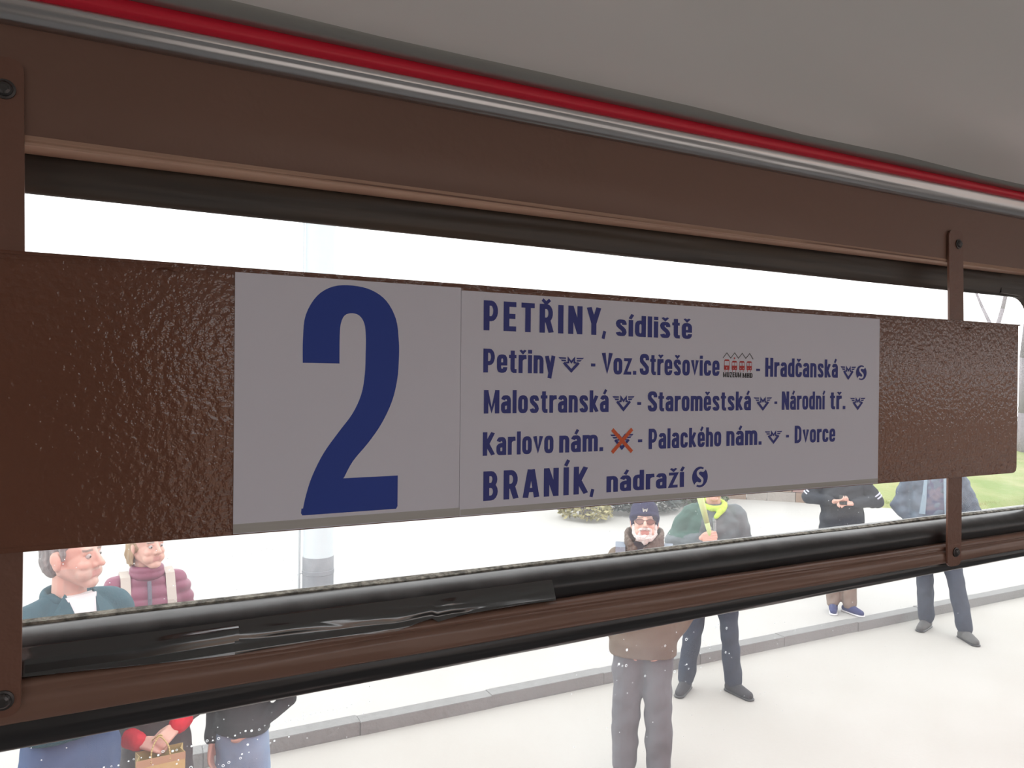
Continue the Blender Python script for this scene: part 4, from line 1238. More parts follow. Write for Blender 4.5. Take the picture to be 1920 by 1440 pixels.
k, f, hc, Rm = p1['k'], p1['f'], p1['hc'], p1['Rm']
grey = mat('grey_hair', (0.13, 0.125, 0.125), 0.7, var=1.0, vscale=60, col2=(0.30, 0.29, 0.28), bump=0.004, bscale=200, stretch=(1, 1, 0.2))
HP = [g_sphere(f(0, -0.028, 0.046), k, (0.081, 0.098, 0.082), Rm), g_sphere(f(0, -0.05, 0.0), k, (0.078, 0.068, 0.085), Rm)]
for s_ in (-1, 1):
    HP.append(g_cap(f(s_ * 0.073, 0.008, 0.045), 0.012 * k, f(s_ * 0.074, 0.010, 0.0), 0.007 * k))
hood_hair(p1, HP, grey, disp=lambda p, n: 0.005 * noise.noise(p * 60))
# pointed collar, T-shirt, buttons
def chest(pp, x_, z_, out=0.0, b=1.05):
    """point on the jacket's chest surface"""
    kk = pp['k']
    rr_ = [(1.06, .165, .125), (1.22, .175, .125), (1.36, .175, .115), (1.43, .125, .092), (1.475, .078, .074)]
    rx, ry = rr_[-1][1], rr_[-1][2]
    for (za, xa, ya), (zb, xb, yb) in zip(rr_, rr_[1:]):
        if za <= z_ <= zb:
            t = (z_ - za) / (zb - za); rx, ry = xa + (xb - xa) * t, ya + (yb - ya) * t
    if z_ < 1.44: rx *= b; ry *= b
    yy = ry * max(0.02, 1 - (abs(x_) / rx) ** 2.4) ** (1 / 2.4)
    return Vector((x_ * kk, (yy - 0.008 + out) * kk, z_ * kk))
def patch(name, pp, outline, m, out=0.006, th=0.008, b=1.05, parent=None):
    """thick cloth piece lying on the chest; outline in chest coordinates, triangulated as a fan"""
    V, Fc = [], []
    n = len(outline)
    for o_ in (out, out - th):
        for a, c_ in outline: V.append(chest(pp, a, c_, o_, b))
    cxm = sum(a for a, _ in outline) / n; czm = sum(c_ for _, c_ in outline) / n
    V += [chest(pp, cxm, czm, out + 0.002, b), chest(pp, cxm, czm, out - th, b)]
    for i in range(n):
        j = (i + 1) % n
        Fc += [(i, j, 2 * n), (j + n, i + n, 2 * n + 1), (i, i + n, j + n, j)]
    return mesh_obj(name, V, Fc, m, parent or pp['root'], smooth=False)
shirt_m = mat('white_cotton', (0.75, 0.75, 0.76), 0.8)
patch('t_shirt', p1, [(-0.055, 1.49), (0.055, 1.49), (0.03, 1.40), (0.0, 1.30), (-0.03, 1.40)], shirt_m, 0.014, 0.03)
for s_ in (-1, 1):
    V = [chest(p1, s_ * 0.05, 1.50, 0.0), chest(p1, s_ * 0.075, 1.46, 0.02), chest(p1, s_ * 0.135, 1.385, 0.012), chest(p1, s_ * 0.085, 1.315, 0.03), chest(p1, s_ * 0.012, 1.325, 0.026), chest(p1, s_ * 0.042, 1.42, 0.028)]
    V = V + [v - Vector((0, 0.012, 0)) for v in V]
    HPc = g_hull(V)
    mesh_obj('collar_flap', HPc[0], HPc[1], tealj, p1['jacket'])
cr = []
for i in range(13):
    t = math.radians(-35 + 250 * i / 12)
    cr.append(Vector((0.082 * math.cos(t), -0.02 - 0.078 * math.sin(t), 1.475 + 0.012 * math.sin(t))) * k)
merge([g_cap(a, 0.024 * k, b, 0.024 * k, flat=0.55, fdir=((a + b).x, (a + b).y + 0.04, 0)) for a, b in zip(cr, cr[1:])], 0.006, 2, None, tealj, 'collar_band', p1['jacket'])
brass = mat('brass_snap', (0.45, 0.36, 0.22), 0.35, metal=0.8)
for (a, b_) in ((-0.06, 1.27), (-0.055, 1.14), (0.05, 0.93)):
    v, fc = g_sphere(chest(p1, a, max(b_, 1.07), 0.010), 0.008 * k, N=6)
    if b_ < 1: v = [q_ + Vector((0, 0, -0.05 * k)) for q_ in v]
    mesh_obj('snap_button', v, fc, brass, p1['jacket'], smooth=True)
V, Fc = [], []
zp = [chest(p1, 0, 1.06 + 0.03 * i, 0.008) for i in range(9)]
for a, b_ in zip(zp, zp[1:]): tube(V, Fc, a, b_, 0.005, 0.005, 6)
mesh_obj('zip', V, Fc, brass, p1['jacket'])
patch('belt_hem', p1, [(-0.14, 1.07), (0.14, 1.07), (0.14, 1.09), (-0.14, 1.09)], tealj, 0.004, 0.006)

# 2 -- woman in the maroon quilted jacket
mar = mat('maroon_nylon', (0.21, 0.035, 0.085), 0.45, var=0.3, vscale=30, col2=(0.27, 0.06, 0.12))
x, y = 0.065, 4.36
quilt = lambda p, n: 0.011 * (abs(math.sin(math.pi * p.z / 0.062 + 0.35 * noise.noise(p * 6))) - 0.4) + 0.003 * noise.noise(p * 28)
p2 = person('woman in a maroon quilted jacket with pale backpack straps, fair hair', x, y, 0, 1.68, facing(x, y, D2R(8)), head_yaw=D2R(25), head_pitch=D2R(3), woman=True, puff=quilt,
            jacket=mar, trousers=mat('black_trousers', (0.02, 0.02, 0.025), 0.8), shoes=mat('black_shoes', (0.02, 0.02, 0.02), 0.5), vox=0.005, bulk=1.0)
k, f, Rm = p2['k'], p2['f'], p2['Rm']
fair = mat('fair_hair', (0.42, 0.30, 0.17), 0.6, var=1.0, vscale=50, col2=(0.28, 0.20, 0.12), stretch=(1, 1, 0.2), bump=0.004, bscale=150)
HP = [g_sphere(f(0, -0.035, 0.03), k, (0.083, 0.090, 0.092), Rm)]
rh = random.Random(2)
for i in range(26):
    a = math.radians(-20 + 220 * i / 25)
    px_, py_ = 0.078 * math.cos(a), -0.030 - 0.072 * math.sin(a)
    q1 = (px_ * rh.uniform(0.95, 1.12), py_ - 0.006, -0.035); q2 = (px_ * rh.uniform(0.9, 1.15), py_ + rh.uniform(-0.01, 0.012), -0.075 - rh.uniform(0, 0.02))
    HP += [g_cap(f(px_, py_, 0.02), 0.014 * k, f(*q1), 0.012 * k), g_cap(f(*q1), 0.012 * k, f(*q2), 0.009 * k)]
hood_hair(p2, HP, fair, disp=lambda p, n: 0.007 * noise.noise(Vector((p.x * 70, p.y * 70, p.z * 18))))
knit = mat('dark_knit', (0.03, 0.04, 0.06), 0.95, bump=0.003, bscale=150)
band = merge([g_cap(f(math.cos(a) * 0.082, -0.02 + math.sin(a) * 0.093, 0.045), 0.014 * k, f(math.cos(a + .35) * 0.082, -0.02 + math.sin(a + .35) * 0.093, 0.045), 0.014 * k, flat=0.6) for a in [i * 0.35 for i in range(18)]] +
             [g_sphere(f(0, -0.02, 0.07), k, (0.083, 0.095, 0.07), Rm)], 0.006, 2, None, knit, 'knitted_hat', p2['root'])
strapm = mat('pale_webbing', (0.55, 0.50, 0.44), 0.8)
def band_over(pp, s_, m, name, xw=0.11, b=1.0, wd=0.045, z_lo=1.08, out=0.012):
    pts = [Vector((s_ * xw * 0.95, -0.125, 1.30)), Vector((s_ * xw * 0.95, -0.100, 1.43)), Vector((s_ * xw, -0.03, 1.485)), Vector((s_ * xw, 0.045, 1.470))]
    kk = pp['k']
    pts = [p_ * kk for p_ in pts] + [chest(pp, s_ * xw * t, z_, out, b) for t, z_ in ((1.0, 1.40), (1.02, 1.34), (1.05, 1.26), (1.1, 1.17), (1.15, z_lo))]
    V, Fc = [], []
    for i, p_ in enumerate(pts):
        t = (pts[min(i + 1, len(pts) - 1)] - pts[max(i - 1, 0)]).normalized()
        sd = Vector((1, 0, 0)); nn = sd.cross(t).normalized()
        for a, c_ in ((-1, 0), (1, 0), (1, 1), (-1, 1)):
            V.append(p_ + sd * a * wd / 2 + nn * (0.010 * c_ - 0.003) * (1 if nn.z > 0 or nn.y > 0 else -1))
    for i in range(len(pts) - 1):
        for j in range(4):
            jj = (j + 1) % 4
            Fc.append((i * 4 + j, (i + 1) * 4 + j, (i + 1) * 4 + jj, i * 4 + jj))
    Fc += [(3, 2, 1, 0), tuple(len(V) - 4 + j for j in range(4))]
    return mesh_obj(name, V, Fc, m, pp['root'])
for s_ in (-1, 1): band_over(p2, s_, strapm, 'backpack_strap')
cr = []
for i in range(15):
    t = 2 * math.pi * i / 14
    cr.append(Vector((0.066 * math.cos(t), 0.0 + 0.070 * math.sin(t), 1.475)) * k)
merge([g_cap(a, 0.026 * k, b, 0.026 * k) for a, b in zip(cr, cr[1:])] + [g_cap(a + Vector((0, 0, .028)) * k, 0.022 * k, b + Vector((0, 0, .028)) * k, 0.022 * k) for a, b in zip(cr, cr[1:])], 0.006, 2, None, mar, 'collar', p2['jacket'])
V, Fc = [], []
zp = [chest(p2, 0, 1.06 + 0.03 * i, 0.012, 1.0) for i in range(14)]
for a, b_ in zip(zp, zp[1:]): tube(V, Fc, a, b_, 0.010, 0.010, 6)
mesh_obj('zip', V, Fc, mat('grey_zip', (0.12, 0.11, 0.15), 0.6), p2['jacket'])

# 3 -- short person with red cuffs holding a paper bag
x, y = 0.098, 3.72
coat = mat('grey_brown_coat', (0.085, 0.072, 0.075), 0.75, var=0.4, vscale=14, col2=(0.13, 0.11, 0.11))
Hh = 1.40
kk = Hh / 1.75
hr = dict(d=(-0.75, 0.6, -0.05), up=(0.35, 0.5, 0.8), curl=0.7, side=-1, thumb=0.5)
hl = dict(d=(0.7, 0.6, -0.30), up=(-0.35, 0.5, 0.8), curl=0.7, side=1, thumb=0.5)
p3 = person('short person in a grey-brown coat with bright red cuffs, hands joined in front', x, y, 0, Hh, facing(x, y, D2R(4)), jacket=coat, trousers=mat('dark_trousers', (0.05, 0.045, 0.05), 0.8),
            shoes=mat('boots_dark', (0.03, 0.025, 0.02), 0.5), hem=0.52, bellyr=1.05, vox=0.0045, bulk=1.02, hem_flare=1.12,
            arms=dict(elr=(0.215, 0.05, 1.13), wrr=(0.095, 0.225, 1.115), ell=(-0.225, 0.03, 1.20), wrl=(-0.085, 0.23, 1.165)), hands=(hr, hl))
k = p3['k']; f = p3['f']
redm = mat('red_fleece', (0.62, 0.012, 0.035), 0.8, var=0.4, vscale=50, col2=(0.45, 0.008, 0.03))
for nm in ('r', 'l'):
    w_, e_ = p3['J']['wr' + nm], p3['J']['el' + nm]
    d = (w_ - e_).normalized()
    merge([g_cap(w_ - d * 0.055, 0.042, w_ - d * 0.012, 0.039)], 0.006, 1, lambda p, n: 0.0025 * noise.noise(p * 90), redm, 'cuff', p3['root'])
hood_hair(p3, [g_sphere(f(0, -0.022, 0.04), k, (0.083, 0.098, 0.088), p3['Rm']), g_sphere(f(0, -0.05, 0.0), k, (0.08, 0.06, 0.08), p3['Rm'])], fair)
# the paper bag hanging from the hands
bag = tag(empty('paper_bag', (0, 0, 0)), 'small tan paper bag with twisted handles, hanging from two joined hands', 'bag')
kraft = mat('kraft_paper', (0.58, 0.45, 0.19), 0.75, var=0.4, vscale=20, col2=(0.66, 0.55, 0.29))
Rw = Matrix.Rotation(facing(x, y, D2R(4)), 3, 'Z')
hp = Vector((x, y, 0)) + Rw @ (Vector((0.0, 0.30, 1.07)) * k)
bag.location = (hp.x, hp.y, 0.600); bag.rotation_euler = (0, 0, facing(x, y, D2R(4)))
V, Fc = [], []
bw, bd, bh = 0.093, 0.045, 0.26
for z_, s_ in ((0, 1), (bh, 1)):
    V += [(-bw, -bd, z_), (0, -bd, z_), (bw, -bd, z_), (bw, 0.0, z_), (bw, bd, z_), (0, bd, z_), (-bw, bd, z_), (-bw, 0, z_)]
V += [(a * 0.97, b_ * 0.95, c_) for a, b_, c_ in V[8:]] + [(a * 0.97, b_ * 0.95, 0.004) for a, b_, c_ in V[:8]]
for i in range(8):
    j = (i + 1) % 8
    Fc += [(i, j, 8 + j, 8 + i), (8 + i, 8 + j, 16 + j, 16 + i), (16 + i, 16 + j, 24 + j, 24 + i)]
Fc += [tuple(range(7, -1, -1)), tuple(range(24, 32))]
V = [(a + (-0.012 if abs(abs(a) - bw) < 0.01 and abs(b_) < 0.001 else 0) * (1 if a > 0 else -1), b_, c_) for a, b_, c_ in V]
mesh_obj('bag_body', V, Fc, kraft, bag)
fl_ = mesh_obj('folded_rim', [(-bw * 1.01, bd * 1.02, bh - 0.03), (bw * 1.01, bd * 1.02, bh - 0.03), (bw * 1.01, bd * 1.02, bh + 0.001), (-bw * 1.01, bd * 1.02, bh + 0.001), (-bw, bd, bh - 0.03), (bw, bd, bh - 0.03), (bw, bd, bh), (-bw, bd, bh)],
               [(0, 1, 2, 3), (7, 6, 5, 4), (0, 4, 5, 1), (1, 5, 6, 2), (2, 6, 7, 3), (3, 7, 4, 0)], mat('kraft_fold', (0.50, 0.33, 0.20), 0.8), bag)
for s_ in (-1, 1):
    V, Fc = [], []
    pts = catmull([(-0.035, s_ * bd, bh - 0.02), (-0.030, s_ * bd * 0.8, bh + 0.03), (-0.005, s_ * 0.012, 0.325), (0.012, s_ * 0.010, 0.325), (0.035, s_ * bd * 0.8, bh + 0.03), (0.038, s_ * bd, bh - 0.02)], 5)
    for a, b_ in zip(pts, pts[1:]): tube(V, Fc, a, b_, 0.0032, 0.0032, 6)
    mesh_obj('handle', V, Fc, kraft, bag, smooth=True)
lf = mat('green_print', (0.30, 0.42, 0.12), 0.7)
mesh_obj('leaf_print', [(-0.05, bd + 0.0006, 0.17), (-0.02, bd + 0.0006, 0.20), (0.02, bd + 0.0006, 0.205), (0.05, bd + 0.0006, 0.175), (0.01, bd + 0.0006, 0.185), (-0.01, bd + 0.0006, 0.15)], [(0, 1, 2, 3, 4, 5)], lf, bag)

# 4 -- child in jeans
x, y = 0.472, 3.73
p4 = person('child in a black jacket and pale blue jeans, hand in pocket', x, y, 0, 1.34, facing(x, y, D2R(-25)), jacket=mat('black_softshell', (0.022, 0.022, 0.026), 0.7), trousers=mat('pale_denim', (0.20, 0.30, 0.46), 0.85, var=0.5, vscale=10, col2=(0.32, 0.42, 0.56)),
            shoes=mat('child_trainers', (0.05, 0.05, 0.06), 0.6), hem=0.80 * 1.27, bulk=0.95, legr=0.98, vox=0.005,
            arms=dict(ell=(-0.27, -0.05, 1.20), wrl=(-0.115, 0.045, 1.06), elr=(0.20, -0.04, 1.16), wrr=(0.175, 0.05, 0.95)))
hood_hair(p4, [g_sphere(p4['f'](0, -0.022, 0.042), p4['k'], (0.085, 0.1, 0.09), p4['Rm'])], mat('brown_hair', (0.10, 0.06, 0.035), 0.7))

# 5 -- bearded man with the navy hat
x, y = 2.815, 3.735
olive = mat('olive_brown_jacket', (0.155, 0.115, 0.085), 0.8, var=0.5, vscale=9, col2=(0.20, 0.16, 0.12))
gtr = mat('grey_flannel', (0.125, 0.125, 0.14), 0.85, var=0.3, vscale=20, col2=(0.16, 0.16, 0.175))
p5 = person('bearded man in a navy knitted hat and tinted glasses, grey trousers, facing the tram', x, y, 0, 1.70, facing(x, y, D2R(2)), head_pitch=D2R(14), jacket=olive, trousers=gtr,
            shoes=mat('walking_shoes', (0.05, 0.045, 0.04), 0.6), hem=0.80, bellyr=1.16, legr=1.22, vox=0.0048, bulk=1.05,
            arms=dict(elr=(0.285, -0.03, 1.08), wrr=(0.16, 0.05, 0.89), ell=(-0.285, -0.03, 1.08), wrl=(-0.16, 0.05, 0.89)), legs=dict(ftr=(0.115, 0), ftl=(-0.105, 0.03)))
k, f, Rm = p5['k'], p5['f'], p5['Rm']
navy = mat('navy_knit', (0.025, 0.025, 0.075), 0.95, bump=0.003, bscale=140, var=0.3, vscale=60, col2=(0.04, 0.04, 0.10))
HP = [g_sphere(f(0, -0.022, 0.060), k, (0.090, 0.105, 0.098), Rm)]
for i in range(20):
    a = i * 2 * math.pi / 20
    HP.append(g_cap(f(math.cos(a) * 0.080, -0.020 + math.sin(a) * 0.098, 0.034 + 0.016 * math.sin(a)), 0.016 * k, f(math.cos(a + .33) * 0.080, -0.020 + math.sin(a + .33) * 0.098, 0.034 + 0.016 * math.sin(a + .33)), 0.016 * k))
    if math.sin(a) < 0.4:
        HP.append(g_cap(f(math.cos(a) * 0.081, -0.020 + math.sin(a) * 0.090, 0.03), 0.013 * k, f(math.cos(a) * 0.080, -0.020 + math.sin(a) * 0.085, -0.015), 0.010 * k))
hat = merge(HP, 0.005, 2, lambda p, n: 0.0012 * math.sin(math.atan2(p.y, p.x) * 60), navy, 'knitted_hat', p5['root'])
logo = mat('hat_stitching', (0.42, 0.42, 0.38), 0.8)
V, Fc = [], []
for (a0, b0), (a1, b1) in (((-0.014, 0.082), (-0.009, 0.062)), ((-0.009, 0.062), (0.0, 0.078)), ((0.0, 0.078), (0.010, 0.060)), ((0.010, 0.060), (0.013, 0.084)), ((-0.012, 0.072), (0.012, 0.072))):
    yy = lambda b_: 0.0875 - 0.35 * (b_ - 0.06)
    tube(V, Fc, f(a0, yy(b0), b0), f(a1, yy(b1), b1), 0.003, 0.003, 5)
mesh_obj('stitched_mark', V, Fc, logo, hat)
white = mat('white_beard', (0.80, 0.77, 0.74), 0.85, var=0.8, vscale=50, col2=(0.62, 0.58, 0.55), bump=0.006, bscale=160)
HP = [g_cap(f(-0.030, 0.083, -0.047), 0.009 * k, f(-0.002, 0.095, -0.043), 0.009 * k), g_cap(f(0.030, 0.083, -0.047), 0.009 * k, f(0.002, 0.095, -0.043), 0.009 * k),
      g_cap(f(-0.034, 0.076, -0.05), 0.010 * k, f(-0.030, 0.070, -0.085), 0.014 * k), g_cap(f(0.034, 0.076, -0.05), 0.010 * k, f(0.030, 0.070, -0.085), 0.014 * k),
      g_cap(f(-0.030, 0.060, -0.098), 0.024 * k, f(0.030, 0.060, -0.098), 0.024 * k), g_cap(f(0, 0.062, -0.100), 0.030 * k, f(0, 0.060, -0.118), 0.022 * k)]
for s_ in (-1, 1):
    HP += [g_cap(f(s_ * 0.068, 0.012, -0.02), 0.011 * k, f(s_ * 0.060, 0.025, -0.070), 0.018 * k), g_cap(f(s_ * 0.060, 0.025, -0.070), 0.018 * k, f(s_ * 0.030, 0.058, -0.100), 0.022 * k)]
merge(HP, 0.004, 2, lambda p, n: 0.004 * noise.noise(p * 120), white, 'beard', p5['root'])
frame_m = mat('spectacle_frame', (0.05, 0.03, 0.03), 0.3)
gl_ = empty('glasses'); gl_.parent = p5['root']
lens = mat('tinted_lens', (0.30, 0.13, 0.10), 0.12, spec=0.6, var=1.0, vscale=18, col2=(0.16, 0.08, 0.07))
V, Fc = [], []
for s_ in (-1, 1):
    N = 14
    ring = [f(s_ * 0.033 + 0.026 * math.cos(a) * 1.0, 0.098 - abs(s_ * 0.033 + 0.026 * math.cos(a)) * 0.18, 0.002 + 0.0175 * math.sin(a) * (1.0 if math.sin(a) < 0 else 0.8)) for a in [2 * math.pi * i / N for i in range(N)]]
    for a, b_ in zip(ring, ring[1:] + ring[:1]): tube(V, Fc, a, b_, 0.0016, 0.0016, 5)
    cV = [v for v in ring] + [v - Rm @ Vector((0, 0.002, 0)) for v in ring]
    mesh_obj('lens', cV, [tuple(range(N)), tuple(range(2 * N - 1, N - 1, -1))] + [(i, i + N, (i + 1) % N + N, (i + 1) % N) for i in range(N)], lens, gl_)
    tube(V, Fc, f(s_ * 0.058, 0.088, 0.008), f(s_ * 0.080, -0.01, 0.005), 0.002, 0.002, 5)
tube(V, Fc, f(-0.008, 0.099, 0.006), f(0.008, 0.099, 0.006), 0.002, 0.002, 5)
mesh_obj('spectacle_frame', V, Fc, frame_m, gl_)
# fleece collar and the grey strap
fur = mat('brown_fleece_collar', (0.12, 0.085, 0.07), 0.95, var=0.8, vscale=60, col2=(0.2, 0.16, 0.13), bump=0.006, bscale=90)
cp_ = []
for i in range(27):
    t = math.radians(75 + 30 + 330 * i / 26 - 15)
    u = abs(i - 13) / 13
    lo = Vector((0.100 * math.cos(t), -0.012 + 0.090 * math.sin(t), 1.43 - 0.05 * u * u)) * k
    hi = Vector((0.112 * math.cos(t), -0.018 + 0.100 * math.sin(t), 1.575 - 0.10 * u ** 3)) * k
    cp_.append(g_cap(lo, 0.024 * k, hi, 0.015 * k, N=8))
merge(cp_, 0.006, 2, lambda p, n: 0.004 * noise.noise(p * 60), fur, 'fleece_collar', p5['jacket'])
band_over(p5, 1, mat('grey_padded_strap', (0.27, 0.31, 0.37), 0.8), 'backpack_strap', xw=0.150, b=1.05, wd=0.06, out=0.018)
band_over(p5, -1, mat('grey_padded_strap', (0.27, 0.31, 0.37), 0.8), 'backpack_strap', xw=0.150, b=1.05, wd=0.06, out=0.018)

merge([g_cap(Vector((-0.05, 0.03, 1.47)) * k, 0.045 * k, Vector((0.05, 0.03, 1.47)) * k, 0.045 * k), g_cap(Vector((0, 0.05, 1.44)) * k, 0.05 * k, Vector((0, 0.08, 1.38)) * k, 0.04 * k)], 0.007, 2, folds(0.004, 30, 30), mat('dark_neckerchief', (0.05, 0.04, 0.05), 0.9), 'neckerchief', p5['root'])
# 6 -- person with the grey-green anorak and a rod in the hand
x, y = 4.10, 4.55
Hh = 1.76
grn = mat('grey_green_anorak', (0.105, 0.125, 0.135), 0.7, var=0.8, vscale=7, col2=(0.17, 0.195, 0.21))
grn2 = mat('dark_green_yoke', (0.045, 0.105, 0.085), 0.75, var=0.5, vscale=10, col2=(0.08, 0.14, 0.12))
ddn = mat('dark_denim', (0.024, 0.031, 0.055), 0.85, var=0.6, vscale=12, col2=(0.045, 0.058, 0.092))
p6 = person('person in a grey-green anorak with a lime scarf, gripping a pale green rod', x, y, 0, Hh, facing(x, y, D2R(4)), jacket=[grn, grn2], trousers=ddn, shoes=mat('black_suede', (0.03, 0.028, 0.035), 0.7),
            hem=0.78, bulk=1.2, bellyr=1.05, vox=0.005, sleeve=1.15, jfold=0.012,
            arms=dict(elr=(0.29, -0.02, 1.17), wrr=(0.105, 0.20, 1.24), ell=(-0.25, -0.03, 1.12), wrl=(-0.21, 0.06, 0.90)),
            hands=(dict(d=(-0.8, 0.35, 0.25), up=(0.35, 0.9, 0.15), curl=1.15, side=-1, thumb=0.6), None), legs=dict(ftr=(0.20, 0.03), ftl=(-0.17, 0.0), twr=0.35, twl=-0.75))
for p_ in p6['jacket'].data.polygons:
    c_ = p_.center
    if c_.z > 1.22 * p6['k'] and c_.x > 0.07 + 0.2 * (1.5 - c_.z) and c_.y < 0.13: p_.material_index = 1
k, f = p6['k'], p6['f']
hood_hair(p6, [g_sphere(f(0, -0.022, 0.042), k, (0.085, 0.1, 0.09), p6['Rm'])], grey)
lime = mat('lime_scarf', (0.50, 0.72, 0.10), 0.8)
cr = [Vector((0.085 * math.cos(t), 0.01 + 0.082 * math.sin(t), 1.475 - 0.02 * math.sin(t))) * k for t in [i * 2 * math.pi / 14 for i in range(15)]]
merge([g_cap(a, 0.024 * k, b_, 0.024 * k) for a, b_ in zip(cr, cr[1:])] + [g_cap(Vector((-0.07, 0.09, 1.46)) * k, 0.026 * k, Vector((-0.01, 0.145, 1.40)) * k, 0.018 * k)], 0.006, 2, folds(0.004, 30, 30), lime, 'scarf', p6['root'])
V, Fc = [], []
zp = [chest(p6, 0.0, 1.06 + 0.03 * i, 0.010, 1.2) for i in range(12)]
for a, b_ in zip(zp, zp[1:]): tube(V, Fc, a, b_, 0.014, 0.014, 6)
mesh_obj('zip_flap', V, Fc, mat('pale_flap', (0.30, 0.34, 0.35), 0.7), p6['jacket'])
V, Fc = [], []
sp_ = [chest(p6, 0.10 - 0.02 * i, 1.44 - 0.035 * i, 0.008, 1.2) for i in range(5)]
for a, b_ in zip(sp_, sp_[1:]): tube(V, Fc, a, b_, 0.008, 0.008, 6)
mesh_obj('lapel_edge', V, Fc, mat('pale_piping', (0.42, 0.45, 0.46), 0.7), p6['jacket'])
rf = facing(x, y, D2R(4))
w_ = p6['J']['wrr']
Rw = Matrix.Rotation(rf, 3, 'Z')
grip = Vector((x, y, 0)) + Rw @ (w_ + Vector((-0.075, 0.025, 0.01)))
rod = tag(empty('green_rod', tuple(grip)), 'pale yellow-green tapering rod held upright in a fist', 'rod')
V, Fc = [], []
dv = Rw @ Vector((0.26, 0.0, 0.97))
pts = [Vector((0, 0, 0)) - dv * 0.05, Vector((0, 0, 0)) + dv * 0.12, dv * 0.35, dv * 0.6 + Vector((0, 0, 0.02))]
for i, (a, b_) in enumerate(zip(pts, pts[1:])): tube(V, Fc, a, b_, [0.012, 0.020, 0.028][i], [0.020, 0.028, 0.030][i], 10)
mesh_obj('stalk', V, Fc, mat('pale_green', (0.50, 0.58, 0.26), 0.6), rod, smooth=True)

# 7 -- dark jacket, looking at a phone
x, y = 6.59, 5.38
blk = mat('dark_fleece', (0.022, 0.026, 0.036), 0.85, var=0.5, vscale=12, col2=(0.045, 0.05, 0.065))
Hh = 1.74
p7 = person('person in a dark fleece with pale elbow stripes, tan trousers and blue shoes', x, y, 0.08, Hh, facing(x, y, D2R(2)), head_pitch=D2R(-18), jacket=blk,
            trousers=mat('tan_chinos', (0.27, 0.21, 0.175), 0.85), shoes=mat('blue_canvas', (0.04, 0.048, 0.15), 0.8), sole=mat('white_sole', (0.7, 0.7, 0.72), 0.6),
            hem=0.76, jfold=0.010, bulk=1.18, bellyr=1.06, sleeve=1.1, vox=0.005, hem_flare=1.0,
            arms=dict(elr=(0.325, -0.02, 1.17), wrr=(0.085, 0.23, 1.175), ell=(-0.325, -0.02, 1.17), wrl=(-0.09, 0.23, 1.165)),
            hands=(dict(d=(-0.75, 0.6, 0.10), up=(0.2, 0.5, -0.8), curl=0.7, side=1, thumb=0.4), dict(d=(0.75, 0.6, 0.1), up=(0.4, 0.6, 0.5), curl=0.5, side=1, thumb=0.4)),
            legs=dict(ftr=(0.075, 0.04), ftl=(-0.075, 0.04), twr=0.0, twl=-0.8), legr=1.05)
hood_hair(p7, [g_sphere(p7['f'](0, -0.022, 0.042), p7['k'], (0.085, 0.1, 0.09), p7['Rm'])], mat('dark_hair', (0.04, 0.03, 0.025), 0.7))
stripe = mat('pale_stripe', (0.60, 0.62, 0.75), 0.7)
for s_, nm in ((1, 'r'), (-1, 'l')):
    e_, sh_ = p7['J']['el' + nm], p7['J']['sh' + nm]
    d = (sh_ - e_).normalized()
    for t in (0.02, 0.05):
        V, Fc = [], []
        tube(V, Fc, e_ + d * t, e_ + d * (t + 0.014), 0.0775, 0.0775, 20)
        mesh_obj('sleeve_stripe', V, Fc, stripe, p7['jacket'], smooth=True)
Rw = Matrix.Rotation(facing(x, y, D2R(2)), 3, 'Z')
pc = Vector((x, y, 0.08)) + Rw @ (Vector((0.0, 0.325, 1.17)) * p7['k'])
ph = tag(empty('phone', tuple(pc), facing(x, y, D2R(2))), 'small black phone in the hands of the tan-trousered person', 'phone')
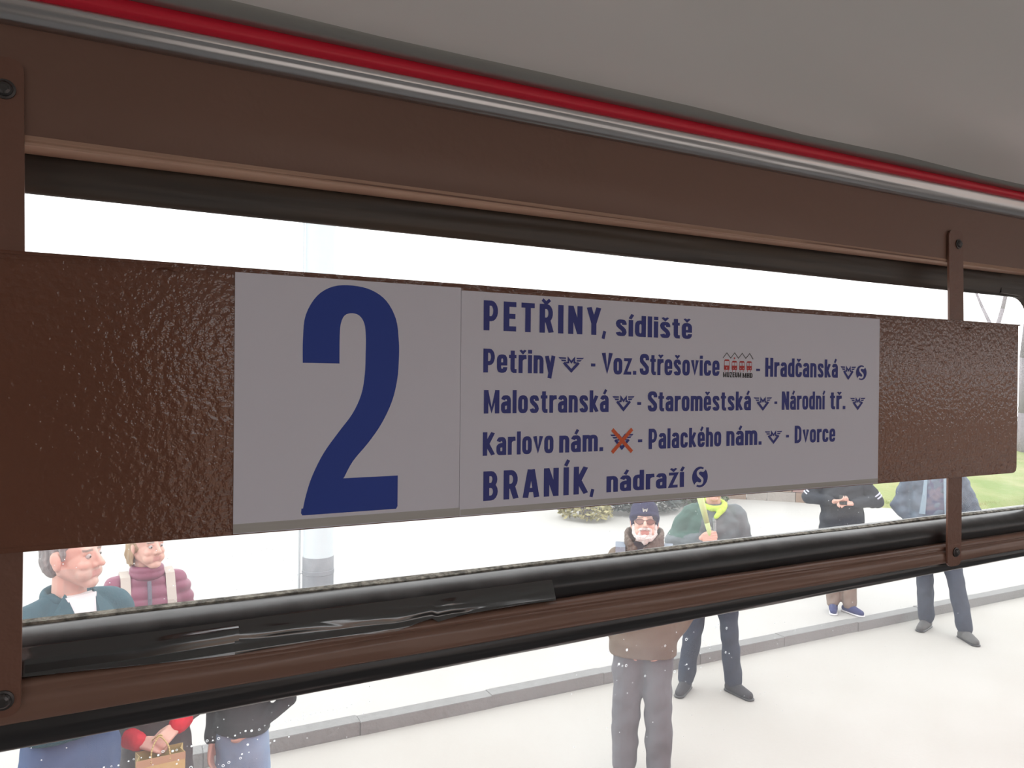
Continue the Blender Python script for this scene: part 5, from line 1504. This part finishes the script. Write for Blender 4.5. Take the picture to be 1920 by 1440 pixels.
boxes('phone_case', [(-0.036, 0.036, -0.005, 0.004, -0.01, 0.12)], mat('phone_black', (0.02, 0.02, 0.02), 0.3), ph, bevel=0.003).rotation_euler = (0.9, 0, 0)
bs = boxes('screen', [(-0.033, 0.033, -0.0062, -0.0052, -0.004, 0.114)], mat('phone_glass', (0.04, 0.05, 0.06), 0.1), ph)
bs.rotation_euler = (0.9, 0, 0)

# 8 -- person with open steel-blue jacket over a checked shirt
x, y = 7.12, 4.72
stb = mat('steel_blue_jacket', (0.075, 0.095, 0.13), 0.7, var=0.8, vscale=9, col2=(0.15, 0.20, 0.26))
p8 = person('person in an open steel-blue jacket and dark jeans with grey boots, behind the right strap', x, y, 0, 1.92, facing(x, y, D2R(0)), jacket=stb, trousers=ddn, shoes=mat('grey_boots', (0.085, 0.085, 0.085), 0.8, var=0.7, vscale=15, col2=(0.16, 0.16, 0.155)),
            hem=0.80, jfold=0.013, bulk=1.22, bellyr=1.02, sleeve=1.1, vox=0.005, legs=dict(ftr=(0.06, -0.04), ftl=(-0.24, 0.14), twr=0.3, twl=-0.5), legr=0.98,
            arms=dict(elr=(0.29, -0.04, 1.10), wrr=(0.17, 0.06, 0.95), ell=(-0.29, -0.04, 1.10), wrl=(-0.17, 0.06, 0.95)))
hood_hair(p8, [g_sphere(p8['f'](0, -0.022, 0.042), p8['k'], (0.085, 0.1, 0.09), p8['Rm'])], mat('dark_hair', (0.05, 0.04, 0.03), 0.7))
chk = mat('dark_checked_shirt', (0.05, 0.06, 0.13), 0.8, var=1.0, vscale=16, col2=(0.16, 0.14, 0.18), detail=1)
patch('checked_shirt', p8, [(-0.085, 1.07), (0.085, 1.07), (0.07, 1.2), (0.06, 1.42), (0.0, 1.46), (-0.06, 1.42), (-0.07, 1.2)], chk, 0.014, 0.03, 1.22)
lap = mat('pale_blue_lining', (0.24, 0.33, 0.40), 0.7)
for s_ in (-1, 1):
    patch('lining', p8, [(s_ * 0.075, 1.07), (s_ * 0.125, 1.07), (s_ * 0.10, 1.25), (s_ * 0.085, 1.42), (s_ * 0.06, 1.42), (s_ * 0.068, 1.2)], lap, 0.022, 0.03, 1.22)
